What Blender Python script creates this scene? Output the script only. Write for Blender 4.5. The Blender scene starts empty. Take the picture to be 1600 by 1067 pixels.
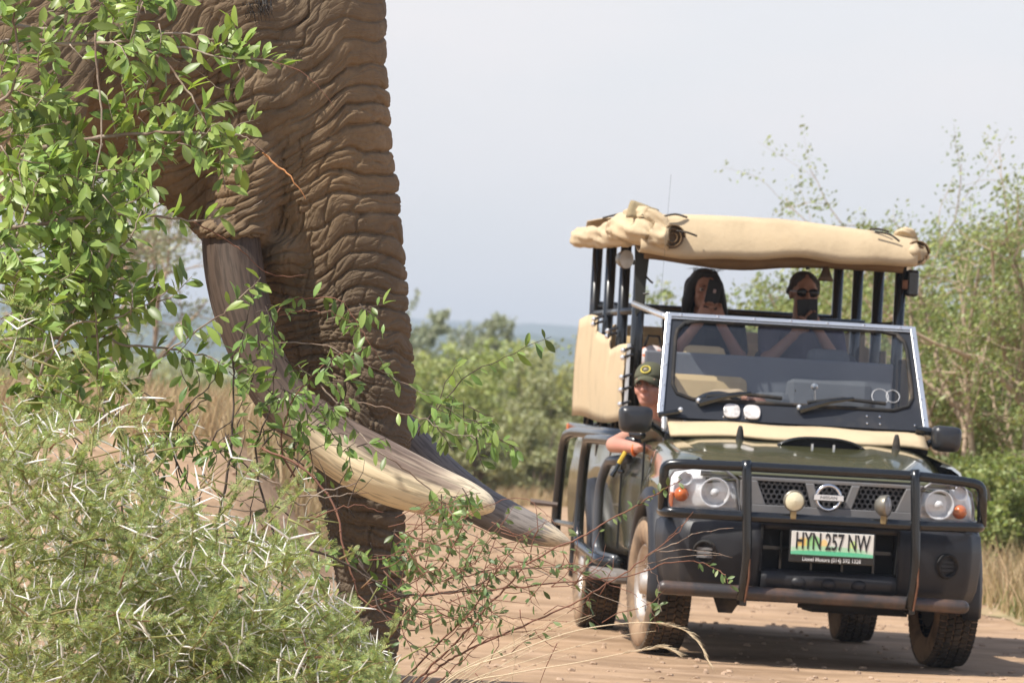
import bpy, bmesh, math, random
import numpy as np
from mathutils import Vector, Matrix, noise as mnoise

rnd = random.Random(7)
SC = bpy.context.scene
COL = SC.collection

# ------------------------------------------------------------------ camera, sky, sun, exposure
CAM_H = 1.11; FPX = 8000.0; PITCH = math.radians(1.017); ROLL = math.radians(3.2)
cF = Vector((0, math.cos(PITCH), math.sin(PITCH)))
cu0 = Vector((0, -math.sin(PITCH), math.cos(PITCH))); cr0 = Vector((1, 0, 0))
cR = math.cos(ROLL)*cr0 + math.sin(ROLL)*cu0
cU = -math.sin(ROLL)*cr0 + math.cos(ROLL)*cu0
cC = Vector((0, 0, CAM_H))
def W(u, v, d):
    """world point seen at (u, v) of the 1600 px wide photograph, d metres away along the lens axis"""
    return cC + cF*d + cR*((u-800)/FPX*d) + cU*(-(v-533.5)/FPX*d)
cam_d = bpy.data.cameras.new('camera'); cam = bpy.data.objects.new('camera', cam_d); COL.objects.link(cam)
m = Matrix((cR, cU, -cF)).transposed().to_4x4(); m.translation = cC
cam.matrix_world = m
cam_d.sensor_width = 36; cam_d.lens = FPX/1600*36
cam_d.clip_start = 0.5; cam_d.clip_end = 20000
cam_d.dof.use_dof = True; cam_d.dof.focus_distance = 19.6; cam_d.dof.aperture_fstop = 8.0; cam_d.dof.aperture_blades = 7
SC.camera = cam

SUN_EL = math.radians(55); SUN_DIR = Vector((-0.76, -0.48, 0)).normalized()   # horizontal direction towards the sun
to_sun = Vector((SUN_DIR.x*math.cos(SUN_EL), SUN_DIR.y*math.cos(SUN_EL), math.sin(SUN_EL)))
world = bpy.data.worlds.new('World'); SC.world = world; world.use_nodes = True
wn = world.node_tree; wn.nodes.clear()
sky = wn.nodes.new('ShaderNodeTexSky'); sky.sky_type = 'NISHITA'; sky.sun_disc = False
sky.sun_elevation = SUN_EL; sky.sun_rotation = math.atan2(SUN_DIR.x, SUN_DIR.y)
sky.dust_density = 2.0; sky.air_density = 1.0; sky.ozone_density = 1.5; sky.altitude = 900
bg = wn.nodes.new('ShaderNodeBackground'); bg.inputs[1].default_value = 0.12
wo = wn.nodes.new('ShaderNodeOutputWorld')
tc = wn.nodes.new('ShaderNodeTexCoord'); mp = wn.nodes.new('ShaderNodeMapping'); mp.inputs['Scale'].default_value = (9, 9, 26)
cn = wn.nodes.new('ShaderNodeTexNoise'); cn.inputs['Scale'].default_value = 1.6; cn.inputs['Detail'].default_value = 4; cn.inputs['Roughness'].default_value = 0.5
cr = wn.nodes.new('ShaderNodeValToRGB'); cr.color_ramp.elements[0].position = 0.38; cr.color_ramp.elements[1].position = 0.72
cr.color_ramp.elements[0].color = (0.82, 0.82, 0.82, 1); cr.color_ramp.elements[1].color = (1, 1, 1, 1)
mx = wn.nodes.new('ShaderNodeMixRGB'); mx.inputs[2].default_value = (6.55, 6.15, 5.95, 1)   # thin veil of high cloud
wn.links.new(tc.outputs['Generated'], mp.inputs[0]); wn.links.new(mp.outputs[0], cn.inputs['Vector'])
sp_ = wn.nodes.new('ShaderNodeSeparateXYZ'); wn.links.new(tc.outputs['Generated'], sp_.inputs[0])     # the veil thins with height above the horizon
fa_ = wn.nodes.new('ShaderNodeMapRange'); fa_.inputs[1].default_value = .08; fa_.inputs[2].default_value = .38; fa_.inputs[3].default_value = 1; fa_.inputs[4].default_value = .10; wn.links.new(sp_.outputs[2], fa_.inputs[0])
ml_ = wn.nodes.new('ShaderNodeMath'); ml_.operation = 'MULTIPLY'; wn.links.new(fa_.outputs[0], ml_.inputs[1])
wn.links.new(cn.outputs[0], cr.inputs[0]); wn.links.new(cr.outputs[0], ml_.inputs[0]); wn.links.new(ml_.outputs[0], mx.inputs[0])
wn.links.new(sky.outputs[0], mx.inputs[1]); wn.links.new(mx.outputs[0], bg.inputs[0]); wn.links.new(bg.outputs[0], wo.inputs[0])

sl = bpy.data.lights.new('sun', 'SUN'); sl.energy = 5.0; sl.angle = math.radians(0.53); sl.color = (1.0, 0.95, 0.87)
sun = bpy.data.objects.new('sun', sl); COL.objects.link(sun)
sun.rotation_euler = to_sun.to_track_quat('Z', 'Y').to_euler()
sun.location = (0, 0, 30)
SC.view_settings.view_transform = 'Standard'; SC.view_settings.look = 'None'
SC.view_settings.exposure = 0.42; SC.view_settings.gamma = 1.0
SC.view_settings.use_curve_mapping = False

# ------------------------------------------------------------------ helpers
def col(c):
    return (c[0], c[1], c[2], 1.0)
MATS = {}
def mat(name, c, rough=0.6, metal=0.0, var=0.0, vscale=6.0, bump=0.0, bscale=40.0, coat=0.0, c2=None, cscale=3.0, cmin=.45, cmax=.6, stretch=None, spec=0.5, bdist=0.01, c3=None):
    if name in MATS: return MATS[name]
    M = bpy.data.materials.new(name); M.use_nodes = True; n = M.node_tree; L = n.links
    p = n.nodes['Principled BSDF']
    p.inputs['Roughness'].default_value = rough; p.inputs['Metallic'].default_value = metal
    p.inputs['Coat Weight'].default_value = coat; p.inputs['Coat Roughness'].default_value = 0.06
    p.inputs['Specular IOR Level'].default_value = spec
    t = n.nodes.new('ShaderNodeTexCoord'); src = t.outputs['Object']
    if stretch:
        mp = n.nodes.new('ShaderNodeMapping'); mp.inputs['Scale'].default_value = stretch
        L.new(src, mp.inputs[0]); src = mp.outputs[0]
    base = n.nodes.new('ShaderNodeRGB'); base.outputs[0].default_value = col(c); cur = base.outputs[0]
    def noise(scale, det=6, rg=.6):
        q = n.nodes.new('ShaderNodeTexNoise'); q.inputs['Scale'].default_value = scale; q.inputs['Detail'].default_value = det
        q.inputs['Roughness'].default_value = rg; L.new(src, q.inputs['Vector']); return q.outputs[0]
    def patch(cur, cc, sc, lo, hi):
        r = n.nodes.new('ShaderNodeMapRange'); r.inputs[1].default_value = lo; r.inputs[2].default_value = hi
        L.new(noise(sc), r.inputs[0])
        x = n.nodes.new('ShaderNodeMixRGB'); x.inputs[2].default_value = col(cc)
        L.new(r.outputs[0], x.inputs[0]); L.new(cur, x.inputs[1]); return x.outputs[0]
    if c2: cur = patch(cur, c2, cscale, cmin, cmax)
    if c3: cur = patch(cur, c3, cscale*3.7, cmin+.04, cmax+.08)
    if var:
        r = n.nodes.new('ShaderNodeMapRange'); r.inputs[1].default_value = .3; r.inputs[2].default_value = .7
        r.inputs[3].default_value = 1-var; r.inputs[4].default_value = 1+var
        L.new(noise(vscale), r.inputs[0])
        x = n.nodes.new('ShaderNodeMixRGB'); x.blend_type = 'MULTIPLY'; x.inputs[0].default_value = 1
        L.new(cur, x.inputs[1]); L.new(r.outputs[0], x.inputs[2]); cur = x.outputs[0]
    L.new(cur, p.inputs['Base Color'])
    if bump:
        b = n.nodes.new('ShaderNodeBump'); b.inputs['Strength'].default_value = bump; b.inputs['Distance'].default_value = bdist
        L.new(noise(bscale), b.inputs['Height']); L.new(b.outputs[0], p.inputs['Normal'])
    MATS[name] = M; return M
def foliage(name, c, var=.35, hue=.03, trans=.35, rough=.45, tcol=None):
    if name in MATS: return MATS[name]
    M = bpy.data.materials.new(name); M.use_nodes = True; n = M.node_tree; L = n.links
    p = n.nodes['Principled BSDF']; out = n.nodes['Material Output']
    p.inputs['Roughness'].default_value = rough; p.inputs['Specular IOR Level'].default_value = .4
    g = n.nodes.new('ShaderNodeNewGeometry'); oi = n.nodes.new('ShaderNodeObjectInfo')
    ad = n.nodes.new('ShaderNodeMath'); ad.operation = 'ADD'; L.new(g.outputs['Random Per Island'], ad.inputs[0]); L.new(oi.outputs['Random'], ad.inputs[1])
    fr = n.nodes.new('ShaderNodeMath'); fr.operation = 'FRACT'; L.new(ad.outputs[0], fr.inputs[0])
    hs = n.nodes.new('ShaderNodeHueSaturation'); hs.inputs['Color'].default_value = col(c)
    r1 = n.nodes.new('ShaderNodeMapRange'); r1.inputs[3].default_value = 1-var; r1.inputs[4].default_value = 1+var; L.new(fr.outputs[0], r1.inputs[0])
    m7 = n.nodes.new('ShaderNodeMath'); m7.operation = 'MULTIPLY'; m7.inputs[1].default_value = 7.31; L.new(fr.outputs[0], m7.inputs[0])
    f2 = n.nodes.new('ShaderNodeMath'); f2.operation = 'FRACT'; L.new(m7.outputs[0], f2.inputs[0])
    r2 = n.nodes.new('ShaderNodeMapRange'); r2.inputs[3].default_value = .5-hue; r2.inputs[4].default_value = .5+hue; L.new(f2.outputs[0], r2.inputs[0])
    L.new(r1.outputs[0], hs.inputs['Value']); L.new(r2.outputs[0], hs.inputs['Hue'])
    L.new(hs.outputs[0], p.inputs['Base Color'])
    t = n.nodes.new('ShaderNodeBsdfTranslucent')
    tm = n.nodes.new('ShaderNodeMixRGB'); tm.blend_type = 'MULTIPLY'; tm.inputs[0].default_value = 1; tm.inputs[2].default_value = col(tcol or (1.3, 1.35, .7))
    L.new(hs.outputs[0], tm.inputs[1]); L.new(tm.outputs[0], t.inputs[0])
    x = n.nodes.new('ShaderNodeMixShader'); x.inputs[0].default_value = trans
    L.new(p.outputs[0], x.inputs[1]); L.new(t.outputs[0], x.inputs[2]); L.new(x.outputs[0], out.inputs[0])
    MATS[name] = M; return M
def thin_glass(name, tint=(1, 1, 1), refl=.12, rmax=.9, grime=0.0, gcol=(.4, .4, .4)):
    if name in MATS: return MATS[name]
    M = bpy.data.materials.new(name); M.use_nodes = True; n = M.node_tree; L = n.links; n.nodes.clear()
    o = n.nodes.new('ShaderNodeOutputMaterial'); t = n.nodes.new('ShaderNodeBsdfTransparent'); t.inputs[0].default_value = col(tint)
    g = n.nodes.new('ShaderNodeBsdfGlossy'); g.inputs['Roughness'].default_value = .03
    lw = n.nodes.new('ShaderNodeLayerWeight'); lw.inputs[0].default_value = .35
    a = n.nodes.new('ShaderNodeMapRange'); a.inputs[3].default_value = refl; a.inputs[4].default_value = rmax; L.new(lw.outputs['Fresnel'], a.inputs[0])
    x = n.nodes.new('ShaderNodeMixShader'); L.new(a.outputs[0], x.inputs[0]); L.new(t.outputs[0], x.inputs[1]); L.new(g.outputs[0], x.inputs[2])
    cur = x.outputs[0]
    if grime:
        d = n.nodes.new('ShaderNodeBsdfDiffuse'); d.inputs[0].default_value = col(gcol)
        tc = n.nodes.new('ShaderNodeTexCoord'); q = n.nodes.new('ShaderNodeTexNoise'); q.inputs['Scale'].default_value = 4; q.inputs['Detail'].default_value = 5
        L.new(tc.outputs['Object'], q.inputs['Vector'])
        r = n.nodes.new('ShaderNodeMapRange'); r.inputs[1].default_value = .3; r.inputs[2].default_value = .75; r.inputs[3].default_value = grime*.5; r.inputs[4].default_value = grime*1.5
        L.new(q.outputs[0], r.inputs[0])
        y = n.nodes.new('ShaderNodeMixShader'); L.new(r.outputs[0], y.inputs[0]); L.new(cur, y.inputs[1]); L.new(d.outputs[0], y.inputs[2]); cur = y.outputs[0]
    L.new(cur, o.inputs[0]); MATS[name] = M; return M

def link(name, me, parent=None, m=None, smooth=False, bevel=0.0, solid=0.0, subsurf=0):
    o = bpy.data.objects.new(name, me); COL.objects.link(o)
    if m is not None:
        if len(me.materials) == 0: me.materials.append(m)
    if smooth: me.shade_smooth()
    if parent is not None: o.parent = parent
    if solid:
        s = o.modifiers.new('solid', 'SOLIDIFY'); s.thickness = solid; s.offset = 0
    if subsurf:
        s = o.modifiers.new('sub', 'SUBSURF'); s.levels = subsurf; s.render_levels = subsurf
    if bevel:
        b = o.modifiers.new('bevel', 'BEVEL'); b.width = bevel; b.segments = 2; b.limit_method = 'ANGLE'; b.angle_limit = math.radians(40)
    return o
def pyd(name, v, f, m=None, parent=None, **k):
    me = bpy.data.meshes.new(name); me.from_pydata([tuple(p) for p in v], [], f); me.update()
    return link(name, me, parent, m, **k)
def tag(o, label=None, cat=None, group=None, kind=None):
    if label: o['label'] = label
    if cat: o['category'] = cat
    if group: o['group'] = group
    if kind: o['kind'] = kind
    return o
def empty(name, loc=(0, 0, 0), rz=0, label=None, cat=None, group=None, parent=None):
    o = bpy.data.objects.new(name, None); COL.objects.link(o); o.location = loc; o.rotation_euler = (0, 0, rz)
    o.empty_display_size = .2
    if parent: o.parent = parent
    return tag(o, label, cat, group)

class MB:
    """collects shapes into one mesh"""
    def __init__(s): s.v = []; s.f = []
    def add(s, v, f):
        n = len(s.v); s.v += [tuple(p) for p in v]; s.f += [tuple(i+n for i in q) for q in f]; return s
    def box(s, c, d, rot=None, taper=1.0):
        v = []
        for z in (-.5, .5):
            k = 1 if z < 0 else taper
            for x, y in ((-.5, -.5), (.5, -.5), (.5, .5), (-.5, .5)):
                p = Vector((x*d[0]*k, y*d[1]*k, z*d[2]))
                if rot is not None: p = rot @ p
                v.append(p+Vector(c))
        return s.add(v, [(3, 2, 1, 0), (4, 5, 6, 7), (0, 1, 5, 4), (1, 2, 6, 5), (2, 3, 7, 6), (3, 0, 4, 7)])
    def tube(s, pts, r, seg=8, cap=True, closed=False, squash=None):
        pts = [Vector(p) for p in pts]; n = len(pts)
        rr = r if isinstance(r, (list, tuple)) else [r]*n
        v = []; f = []; prev = None
        for i, p in enumerate(pts):
            if closed: t = pts[(i+1) % n]-pts[i-1]
            else: t = pts[min(i+1, n-1)]-pts[max(i-1, 0)]
            if t.length < 1e-9: t = Vector((0, 0, 1))
            t.normalize()
            if prev is None:
                a = Vector((0, 0, 1)) if abs(t.z) < .9 else Vector((1, 0, 0))
                x = t.cross(a).normalized()
            else:
                x = prev-t*prev.dot(t)
                if x.length < 1e-6: x = t.orthogonal()
                x.normalize()
            y = t.cross(x); prev = x
            for k in range(seg):
                a = 2*math.pi*k/seg
                v.append(p+x*(rr[i]*math.cos(a))+y*(rr[i]*math.sin(a)))
        m = n if closed else n-1
        for i in range(m):
            j = (i+1) % n
            for k in range(seg):
                l = (k+1) % seg
                f.append((i*seg+k, i*seg+l, j*seg+l, j*seg+k))
        if cap and not closed:
            f.append(tuple(reversed(range(seg)))); f.append(tuple((n-1)*seg+k for k in range(seg)))
        return s.add(v, f)
    def loft(s, rings, closed=True, cap=True):
        n = len(rings[0]); v = [p for r in rings for p in r]; f = []
        for i in range(len(rings)-1):
            for k in range(n if closed else n-1):
                l = (k+1) % n
                f.append((i*n+k, i*n+l, (i+1)*n+l, (i+1)*n+k))
        if cap and closed:
            f.append(tuple(reversed(range(n)))); f.append(tuple((len(rings)-1)*n+k for k in range(n)))
        return s.add(v, f)
    def lathe(s, prof, c, axis='y', seg=24, cap=False):
        """prof: list of (radius, along)"""
        rings = []
        for r, a in prof:
            ring = []
            for k in range(seg):
                t = 2*math.pi*k/seg; x, z = r*math.cos(t), r*math.sin(t)
                if axis == 'y': p = (x, a, z)
                elif axis == 'x': p = (a, x, z)
                else: p = (x, z, a)
                ring.append(Vector(p)+Vector(c))
            rings.append(ring)
        return s.loft(rings, True, cap)
    def prism(s, poly, h0, h1, axis='y'):
        n = len(poly)
        def P(a, b, h): return {'y': (a, h, b), 'x': (h, a, b), 'z': (a, b, h)}[axis]
        v = [P(a, b, h0) for a, b in poly]+[P(a, b, h1) for a, b in poly]
        f = [tuple(range(n)), tuple(reversed(range(n, 2*n)))]+[(i, i+n, (i+1) % n+n, (i+1) % n) for i in range(n)]
        return s.add(v, f)
    def ball(s, c, r, seg=12, rings=8, rot=None):
        r = r if isinstance(r, (tuple, list, Vector)) else (r, r, r); v = []; f = []
        for i in range(1, rings):
            a = math.pi*i/rings
            for k in range(seg):
                b = 2*math.pi*k/seg
                p = Vector((r[0]*math.sin(a)*math.cos(b), r[1]*math.sin(a)*math.sin(b), r[2]*math.cos(a)))
                if rot is not None: p = rot @ p
                v.append(p+Vector(c))
        for e in (1, -1):
            p = Vector((0, 0, r[2]*e))
            if rot is not None: p = rot @ p
            v.append(p+Vector(c))
        N = (rings-1)*seg
        for i in range(rings-2):
            for k in range(seg):
                l = (k+1) % seg
                f.append((i*seg+k, (i+1)*seg+k, (i+1)*seg+l, i*seg+l))
        for k in range(seg):
            l = (k+1) % seg
            f.append((N, k, l)); f.append((N+1, (rings-2)*seg+l, (rings-2)*seg+k))
        return s.add(v, f)
    def capsule(s, a, b, ra, rb, seg=14):
        a = Vector(a); b = Vector(b); d = (b-a); L = d.length
        if L < 1e-6: return s.ball(a, ra)
        q = d.normalized(); pts = []; rr = []
        for k in range(5):
            t = math.pi/2*(k/4); pts.append(a-q*ra*math.cos(t)); rr.append(max(ra*math.sin(t), ra*.02))
        for k in range(1, 4): pts.append(a+d*k/4); rr.append(ra+(rb-ra)*k/4)
        for k in range(5):
            t = math.pi/2*(k/4); pts.append(b+q*rb*math.sin(t)); rr.append(max(rb*math.cos(t), rb*.02))
        return s.tube(pts, rr, seg)
    def chain(s, pts, rr, seg=14):
        for i in range(len(pts)-1): s.capsule(pts[i], pts[i+1], rr[i], rr[i+1], seg)
        return s
    def build(s, name, m=None, parent=None, **k):
        return pyd(name, s.v, s.f, m, parent, **k)
    def remesh(s, name, m, parent, voxel, smooth=4, disp=None, factor=.5):
        me = bpy.data.meshes.new('tmp'); me.from_pydata(s.v, [], s.f); me.update()
        bm = bmesh.new(); bm.from_mesh(me); bmesh.ops.recalc_face_normals(bm, faces=bm.faces); bm.to_mesh(me); bm.free()
        o = bpy.data.objects.new('tmp', me); COL.objects.link(o)
        r = o.modifiers.new('r', 'REMESH'); r.mode = 'VOXEL'; r.voxel_size = voxel
        if smooth:
            q = o.modifiers.new('s', 'SMOOTH'); q.factor = factor; q.iterations = smooth
        dg = bpy.context.evaluated_depsgraph_get(); dg.update()
        e = o.evaluated_get(dg); me2 = bpy.data.meshes.new_from_object(e)
        bpy.data.objects.remove(o); bpy.data.meshes.remove(me)
        me2.name = name; me2.materials.clear()
        return link(name, me2, parent, m, smooth=True)

def fillet(pts, r, n=5):
    pts = [Vector(p) for p in pts]; out = [pts[0]]
    for i in range(1, len(pts)-1):
        p = pts[i]; a = (pts[i-1]-p); b = (pts[i+1]-p)
        k = min(r, a.length*.45, b.length*.45); a = p+a.normalized()*k; b = p+b.normalized()*k
        for j in range(n+1):
            t = j/n; out.append(a*(1-t)**2+p*2*t*(1-t)+b*t*t)
    out.append(pts[-1]); return out
def smoothline(pts, n=6):
    """Catmull-Rom through points (tuples may have extra values after xyz)"""
    P = [np.array(p, float) for p in pts]; out = []
    P = [2*P[0]-P[1]]+P+[2*P[-1]-P[-2]]
    for i in range(1, len(P)-2):
        for j in range(n):
            t = j/n
            out.append(.5*((2*P[i])+(-P[i-1]+P[i+1])*t+(2*P[i-1]-5*P[i]+4*P[i+1]-P[i+2])*t*t+(-P[i-1]+3*P[i]-3*P[i+1]+P[i+2])*t**3))
    out.append(P[-2]); return out
def text(s, size, m, parent, name='lettering', font_w=1.0, depth=.0012, mat4=None, spacing=1.0):
    cu = bpy.data.curves.new('t', 'FONT'); cu.body = s; cu.size = size; cu.extrude = depth; cu.align_x = 'CENTER'; cu.align_y = 'CENTER'
    cu.space_character = spacing; cu.offset = size*.012; cu.resolution_u = 3
    o = bpy.data.objects.new('t', cu); COL.objects.link(o)
    dg = bpy.context.evaluated_depsgraph_get(); dg.update()
    me = bpy.data.meshes.new_from_object(o.evaluated_get(dg)); bpy.data.objects.remove(o)
    me.materials.clear()
    for v in me.vertices: v.co.x *= font_w
    if mat4 is not None: me.transform(mat4)
    me.name = name
    return link(name, me, parent, m)
# ------------------------------------------------------------------ the ground, road, hills, haze
def terrain(x, y):
    z = 0.0
    d = max(0.0, y-88.0)
    z += 0.016*d if d < 160 else 2.56+0.003*(min(d, 3000)-160)
    # sandy bank behind the elephant, left of the road
    if y > 27 and y < 130:
        bx = -0.75-(y-30)*0.030
        k = min(1, max(0, (bx-x)/1.1)); k = k*k*(3-2*k)
        t = min(1, max(0, (y-28)/9)); t = t*t*(3-2*t)
        z += 0.95*k*t
    # verge right of the road
    ex = 3.35+0.0*(y)
    k = min(1, max(0, (x-ex)/1.2)); t = min(1, max(0, (y-30)/5))
    z += 0.10*k*t
    a = 0.012 if y < 60 else 0.15
    z += a*(mnoise.noise(Vector((x*.5, y*.35, 3)))+.5*mnoise.noise(Vector((x*1.7, y*.9, 8))))
    return z
ys = [-12, 0, 8]+[10+.35*i for i in range(130)]+[56+2*i for i in range(45)]+[150, 170, 200, 240, 300, 400, 600, 900, 1500, 2500, 4000, 6500]
gv = []; gf = []; NX = 90
for y in ys:
    half = max(12.0, y*.45)
    for i in range(NX+1):
        s = (i/NX)*2-1; x = half*(abs(s)**1.7)*(1 if s > 0 else -1)
        gv.append((x, y, terrain(x, y)))
for j in range(len(ys)-1):
    for i in range(NX):
        a = j*(NX+1)+i; gf.append((a, a+1, a+NX+2, a+NX+1))
M_soil = mat('red_sand', (.395, .265, .165), .95, var=.2, vscale=1.4, bump=1.0, bscale=12, c2=(.29, .19, .115), cscale=.55, cmin=.44, cmax=.62, c3=(.46, .315, .21), spec=.1, bdist=.02)
ground = pyd('ground', gv, gf, M_soil, smooth=True); tag(ground, kind='structure')

M_grassland = mat('dry_grassland', (.30, .235, .115), 1, var=.3, vscale=.6, c2=(.10, .13, .045), cscale=.25, cmin=.42, cmax=.56, spec=.05, bump=.6, bscale=4, bdist=.1)
def overlay(name, pts_fn, y0, y1, n, m, lift=.004, nx=24):
    v = []; f = []
    for j in range(n+1):
        y = y0+(y1-y0)*(j/n)**1.6; xa, xb = pts_fn(y)
        for i in range(nx+1):
            x = xa+(xb-xa)*i/nx; v.append((x, y, terrain(x, y)+lift))
    for j in range(n):
        for i in range(nx):
            a = j*(nx+1)+i; f.append((a, a+1, a+nx+2, a+nx+1))
    return tag(pyd(name, v, f, m, smooth=True), kind='structure')
overlay('grassland', lambda y: (-y*.4, y*.4), 89, 3000, 46, M_grassland, .05, 50)
overlay('verge', lambda y: (3.55+.1*math.sin(y)+.06*math.sin(y*2.7), 3.55+y*.35), 33.5, 88, 60, mat('dry_verge', (.36, .27, .16), 1, var=.3, vscale=2, c2=(.20, .19, .09), cscale=.8, cmin=.5, cmax=.6, spec=.05), .005, 30)

# far hills, faded by the air
def ridge(name, y, prof, depth, m):
    v = []; f = []; n = 140; rows = 9
    for j in range(rows+1):
        for i in range(n+1):
            x = -900+1800*i/n
            h = prof(x)*math.sin(math.pi*.5*min(1, j/rows))
            v.append((x+20*mnoise.noise(Vector((i*.2, j*.8, 1))), y+depth*j/rows, 4+h*(1+.05*mnoise.noise(Vector((x*.01, j*.7, 2))))))
    for j in range(rows):
        for i in range(n):
            a = j*(n+1)+i; f.append((a, a+1, a+n+2, a+n+1))
    return tag(pyd(name, v, f, m, smooth=True), kind='structure')
M_hill = mat('hill_scrub', (.06, .09, .05), 1, var=.35, vscale=.01, spec=.0)
def hp(x):
    return 85+5*mnoise.noise(Vector((x*.004, 0, 5)))+2.5*mnoise.noise(Vector((x*.02, 3, 5)))
ridge('hills', 3300, hp, 900, M_hill)
def hp2(x):
    return 42+7*mnoise.noise(Vector((x*.006, 7, 5)))+3*mnoise.noise(Vector((x*.03, 3, 9)))
ridge('foothills', 2000, hp2, 400, M_hill)

hz = MB(); hz.box((0, 2150, 52.0), (5600, 4600, 108))
hm = bpy.data.materials.new('haze_air'); hm.use_nodes = True; hn = hm.node_tree; hn.nodes.clear()
ho = hn.nodes.new('ShaderNodeOutputMaterial'); hv = hn.nodes.new('ShaderNodeVolumePrincipled')
hv.inputs['Color'].default_value = (.78, .88, 1.0, 1); hv.inputs['Density'].default_value = 0.00038; hv.inputs['Anisotropy'].default_value = 0.1
hn.links.new(hv.outputs[0], ho.inputs['Volume'])
haze = hz.build('haze', hm); tag(haze, kind='stuff')
# ------------------------------------------------------------------ the open safari vehicle
O_V = W(1247, 1030, 26.9); O_V.z = 0.0
car = empty('safari_vehicle', O_V, math.radians(5.3), 'dark green open safari truck with tan canvas roof and black bull bar', 'safari truck')
G = mat('green_paint', (.098, .096, .042), .2, coat=1.0, var=.12, vscale=3, c2=(.15, .125, .07), cscale=.9, cmin=.55, cmax=1.0)
PL = mat('charcoal_plastic', (.021, .021, .024), .46, spec=.4, var=.2, vscale=7, c2=(.075, .058, .042), cscale=3, cmin=.56, cmax=.9, bump=.15, bscale=300, bdist=.001)
BK = mat('black_steel', (.010, .011, .012), .26, coat=.4, var=.2, vscale=9, c2=(.06, .045, .032), cscale=6, cmin=.62, cmax=.9)
DK = mat('dark_void', (.008, .008, .009), .8)
NV = mat('navy_panel', (.021, .023, .029), .42, var=.15, c2=(.06, .055, .05), cscale=5, cmin=.55, cmax=.8)
AL = mat('aluminium', (.80, .80, .79), .28, metal=.85, var=.08, bump=.1, bscale=120, bdist=.001)
CV = mat('tan_canvas', (.56, .44, .285), .95, var=.16, vscale=4, bump=.35, bscale=30, bdist=.008, c2=(.47, .365, .23), cscale=4, cmin=.5, cmax=.75, spec=.1)
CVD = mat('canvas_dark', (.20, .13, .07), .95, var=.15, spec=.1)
RB = mat('rubber', (.022, .021, .020), .75, c2=(.10, .075, .055), cscale=8, cmin=.5, cmax=.75, spec=.3)
TY = mat('tyre_rubber', (.050, .042, .034), .85, c2=(.20, .145, .095), cscale=3.5, cmin=.42, cmax=.66, spec=.2, bump=.2, bscale=80)
TS = mat('tyre_side', (.16, .115, .08), .9, c2=(.34, .235, .15), cscale=6, cmin=.4, cmax=.6, spec=.15)
RIM = mat('wheel_rim', (.55, .50, .45), .45, metal=.6, c2=(.4, .28, .18), cscale=9, cmin=.45, cmax=.7)
GR = mat('grey_trim', (.22, .215, .215), .42, metal=.3, var=.1, c2=(.22, .18, .14), cscale=6, cmin=.5, cmax=.8)
CH = mat('chrome', (.85, .86, .88), .12, metal=1.0)
LAMP = mat('lamp_reflector', (.88, .89, .91), .2, metal=0.0, coat=1, bump=.5, bscale=26, bdist=.01)
OR = mat('orange_lens', (.75, .19, .05), .25, coat=.8)
RD = mat('rust', (.16, .07, .035), .85, var=.4, vscale=30)
SEAT = mat('seat_canvas', (.50, .37, .20), .85, var=.12, spec=.15, bump=.3, bscale=12)
SEATG = mat('seat_grey', (.11, .115, .125), .8, var=.12, spec=.2, bump=.3, bscale=12)
GL = thin_glass('clear_lens', refl=.05, rmax=.3)
WG = thin_glass('windscreen_glass', (.82, .85, .86), refl=.055, rmax=.6, grime=.025, gcol=(.42, .44, .47))
WH = mat('white_marking', (.8, .8, .78), .5)

# body shell: hood sides and fenders with wheel arches, doors and rear sides, lofted front to back
def wheel_cut(y):
    z = .47
    for yc in (0.0, 2.95):
        q = .44**2-(y-yc)**2
        if q > 0: z = max(z, .37+math.sqrt(q))
    return z
def top_z(y):
    if y < .5: return 1.045+.075*min(1, (y+.66)/1.1)
    if y < 1.7: return 1.10
    return 1.14
for sgn in (-1, 1):
    mb = MB(); rings = []
    N = 120
    for i in range(N+1):
        y = -.62+(4.45+.62)*i/N
        zt = top_z(y); zb = wheel_cut(y)
        wbulge = .03*math.exp(-((y)/.55)**2)
        inset = .06*max(0, (-y-.25)/.37)**2
        X = .775-inset
        prof = [(X-.13, zt+.012), (X-.07, zt), (X-.03, zt-.025), (X-.008, zt-.07), (X+wbulge*.4, zt-.16)]
        for k in range(1, 9):
            z = (zt-.16)+(zb-(zt-.16))*k/8
            prof.append((X+.022*math.exp(-((z-.78)/.2)**2)+wbulge, z))
        prof.append((X-.05, zb+.001))
        rings.append([Vector((sgn*a, y, z)) for a, z in prof])
    mb.loft(rings, closed=False)
    mb.build('body_side', G, car, smooth=True)
# door shut lines, door
for y in (.62, 1.62):
    for sg in (-1, 1):
        MB().box((sg*.80, y, .80), (.012, .008, .60)).build('door_seam', DK, car)
MB().tube([(-.815, 1.4, .93), (-.835, 1.42, .93), (-.835, 1.56, .93), (-.815, 1.58, .93)], .011).build('door_handle', BK, car)
# hood
mb = MB(); rings = []; nx = 30
for j in range(25):
    y = -.70+1.17*j/24
    t = (y+.70)/1.17
    zc = .965+.18*(1-(1-t)**1.7)*.9+.012*t
    if t < .06: zc -= .022*(1-t/.06)**2
    hw = .63+.035*t
    r = []
    for i in range(nx+1):
        s = i/nx*2-1
        z = zc-.030*abs(s)**3
        ridge_ = .014/(1+math.exp(-(abs(s)-.55+.10*t)*40)) if abs(s) < .8 else .014/(1+math.exp((abs(s)-.92)*40))
        z += ridge_*min(1, t*6)
        r.append(Vector((s*hw, y, z)))
    rings.append(r)
mb.loft(rings, closed=False); mb.build('hood', G, car, smooth=True, solid=.012)
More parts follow.
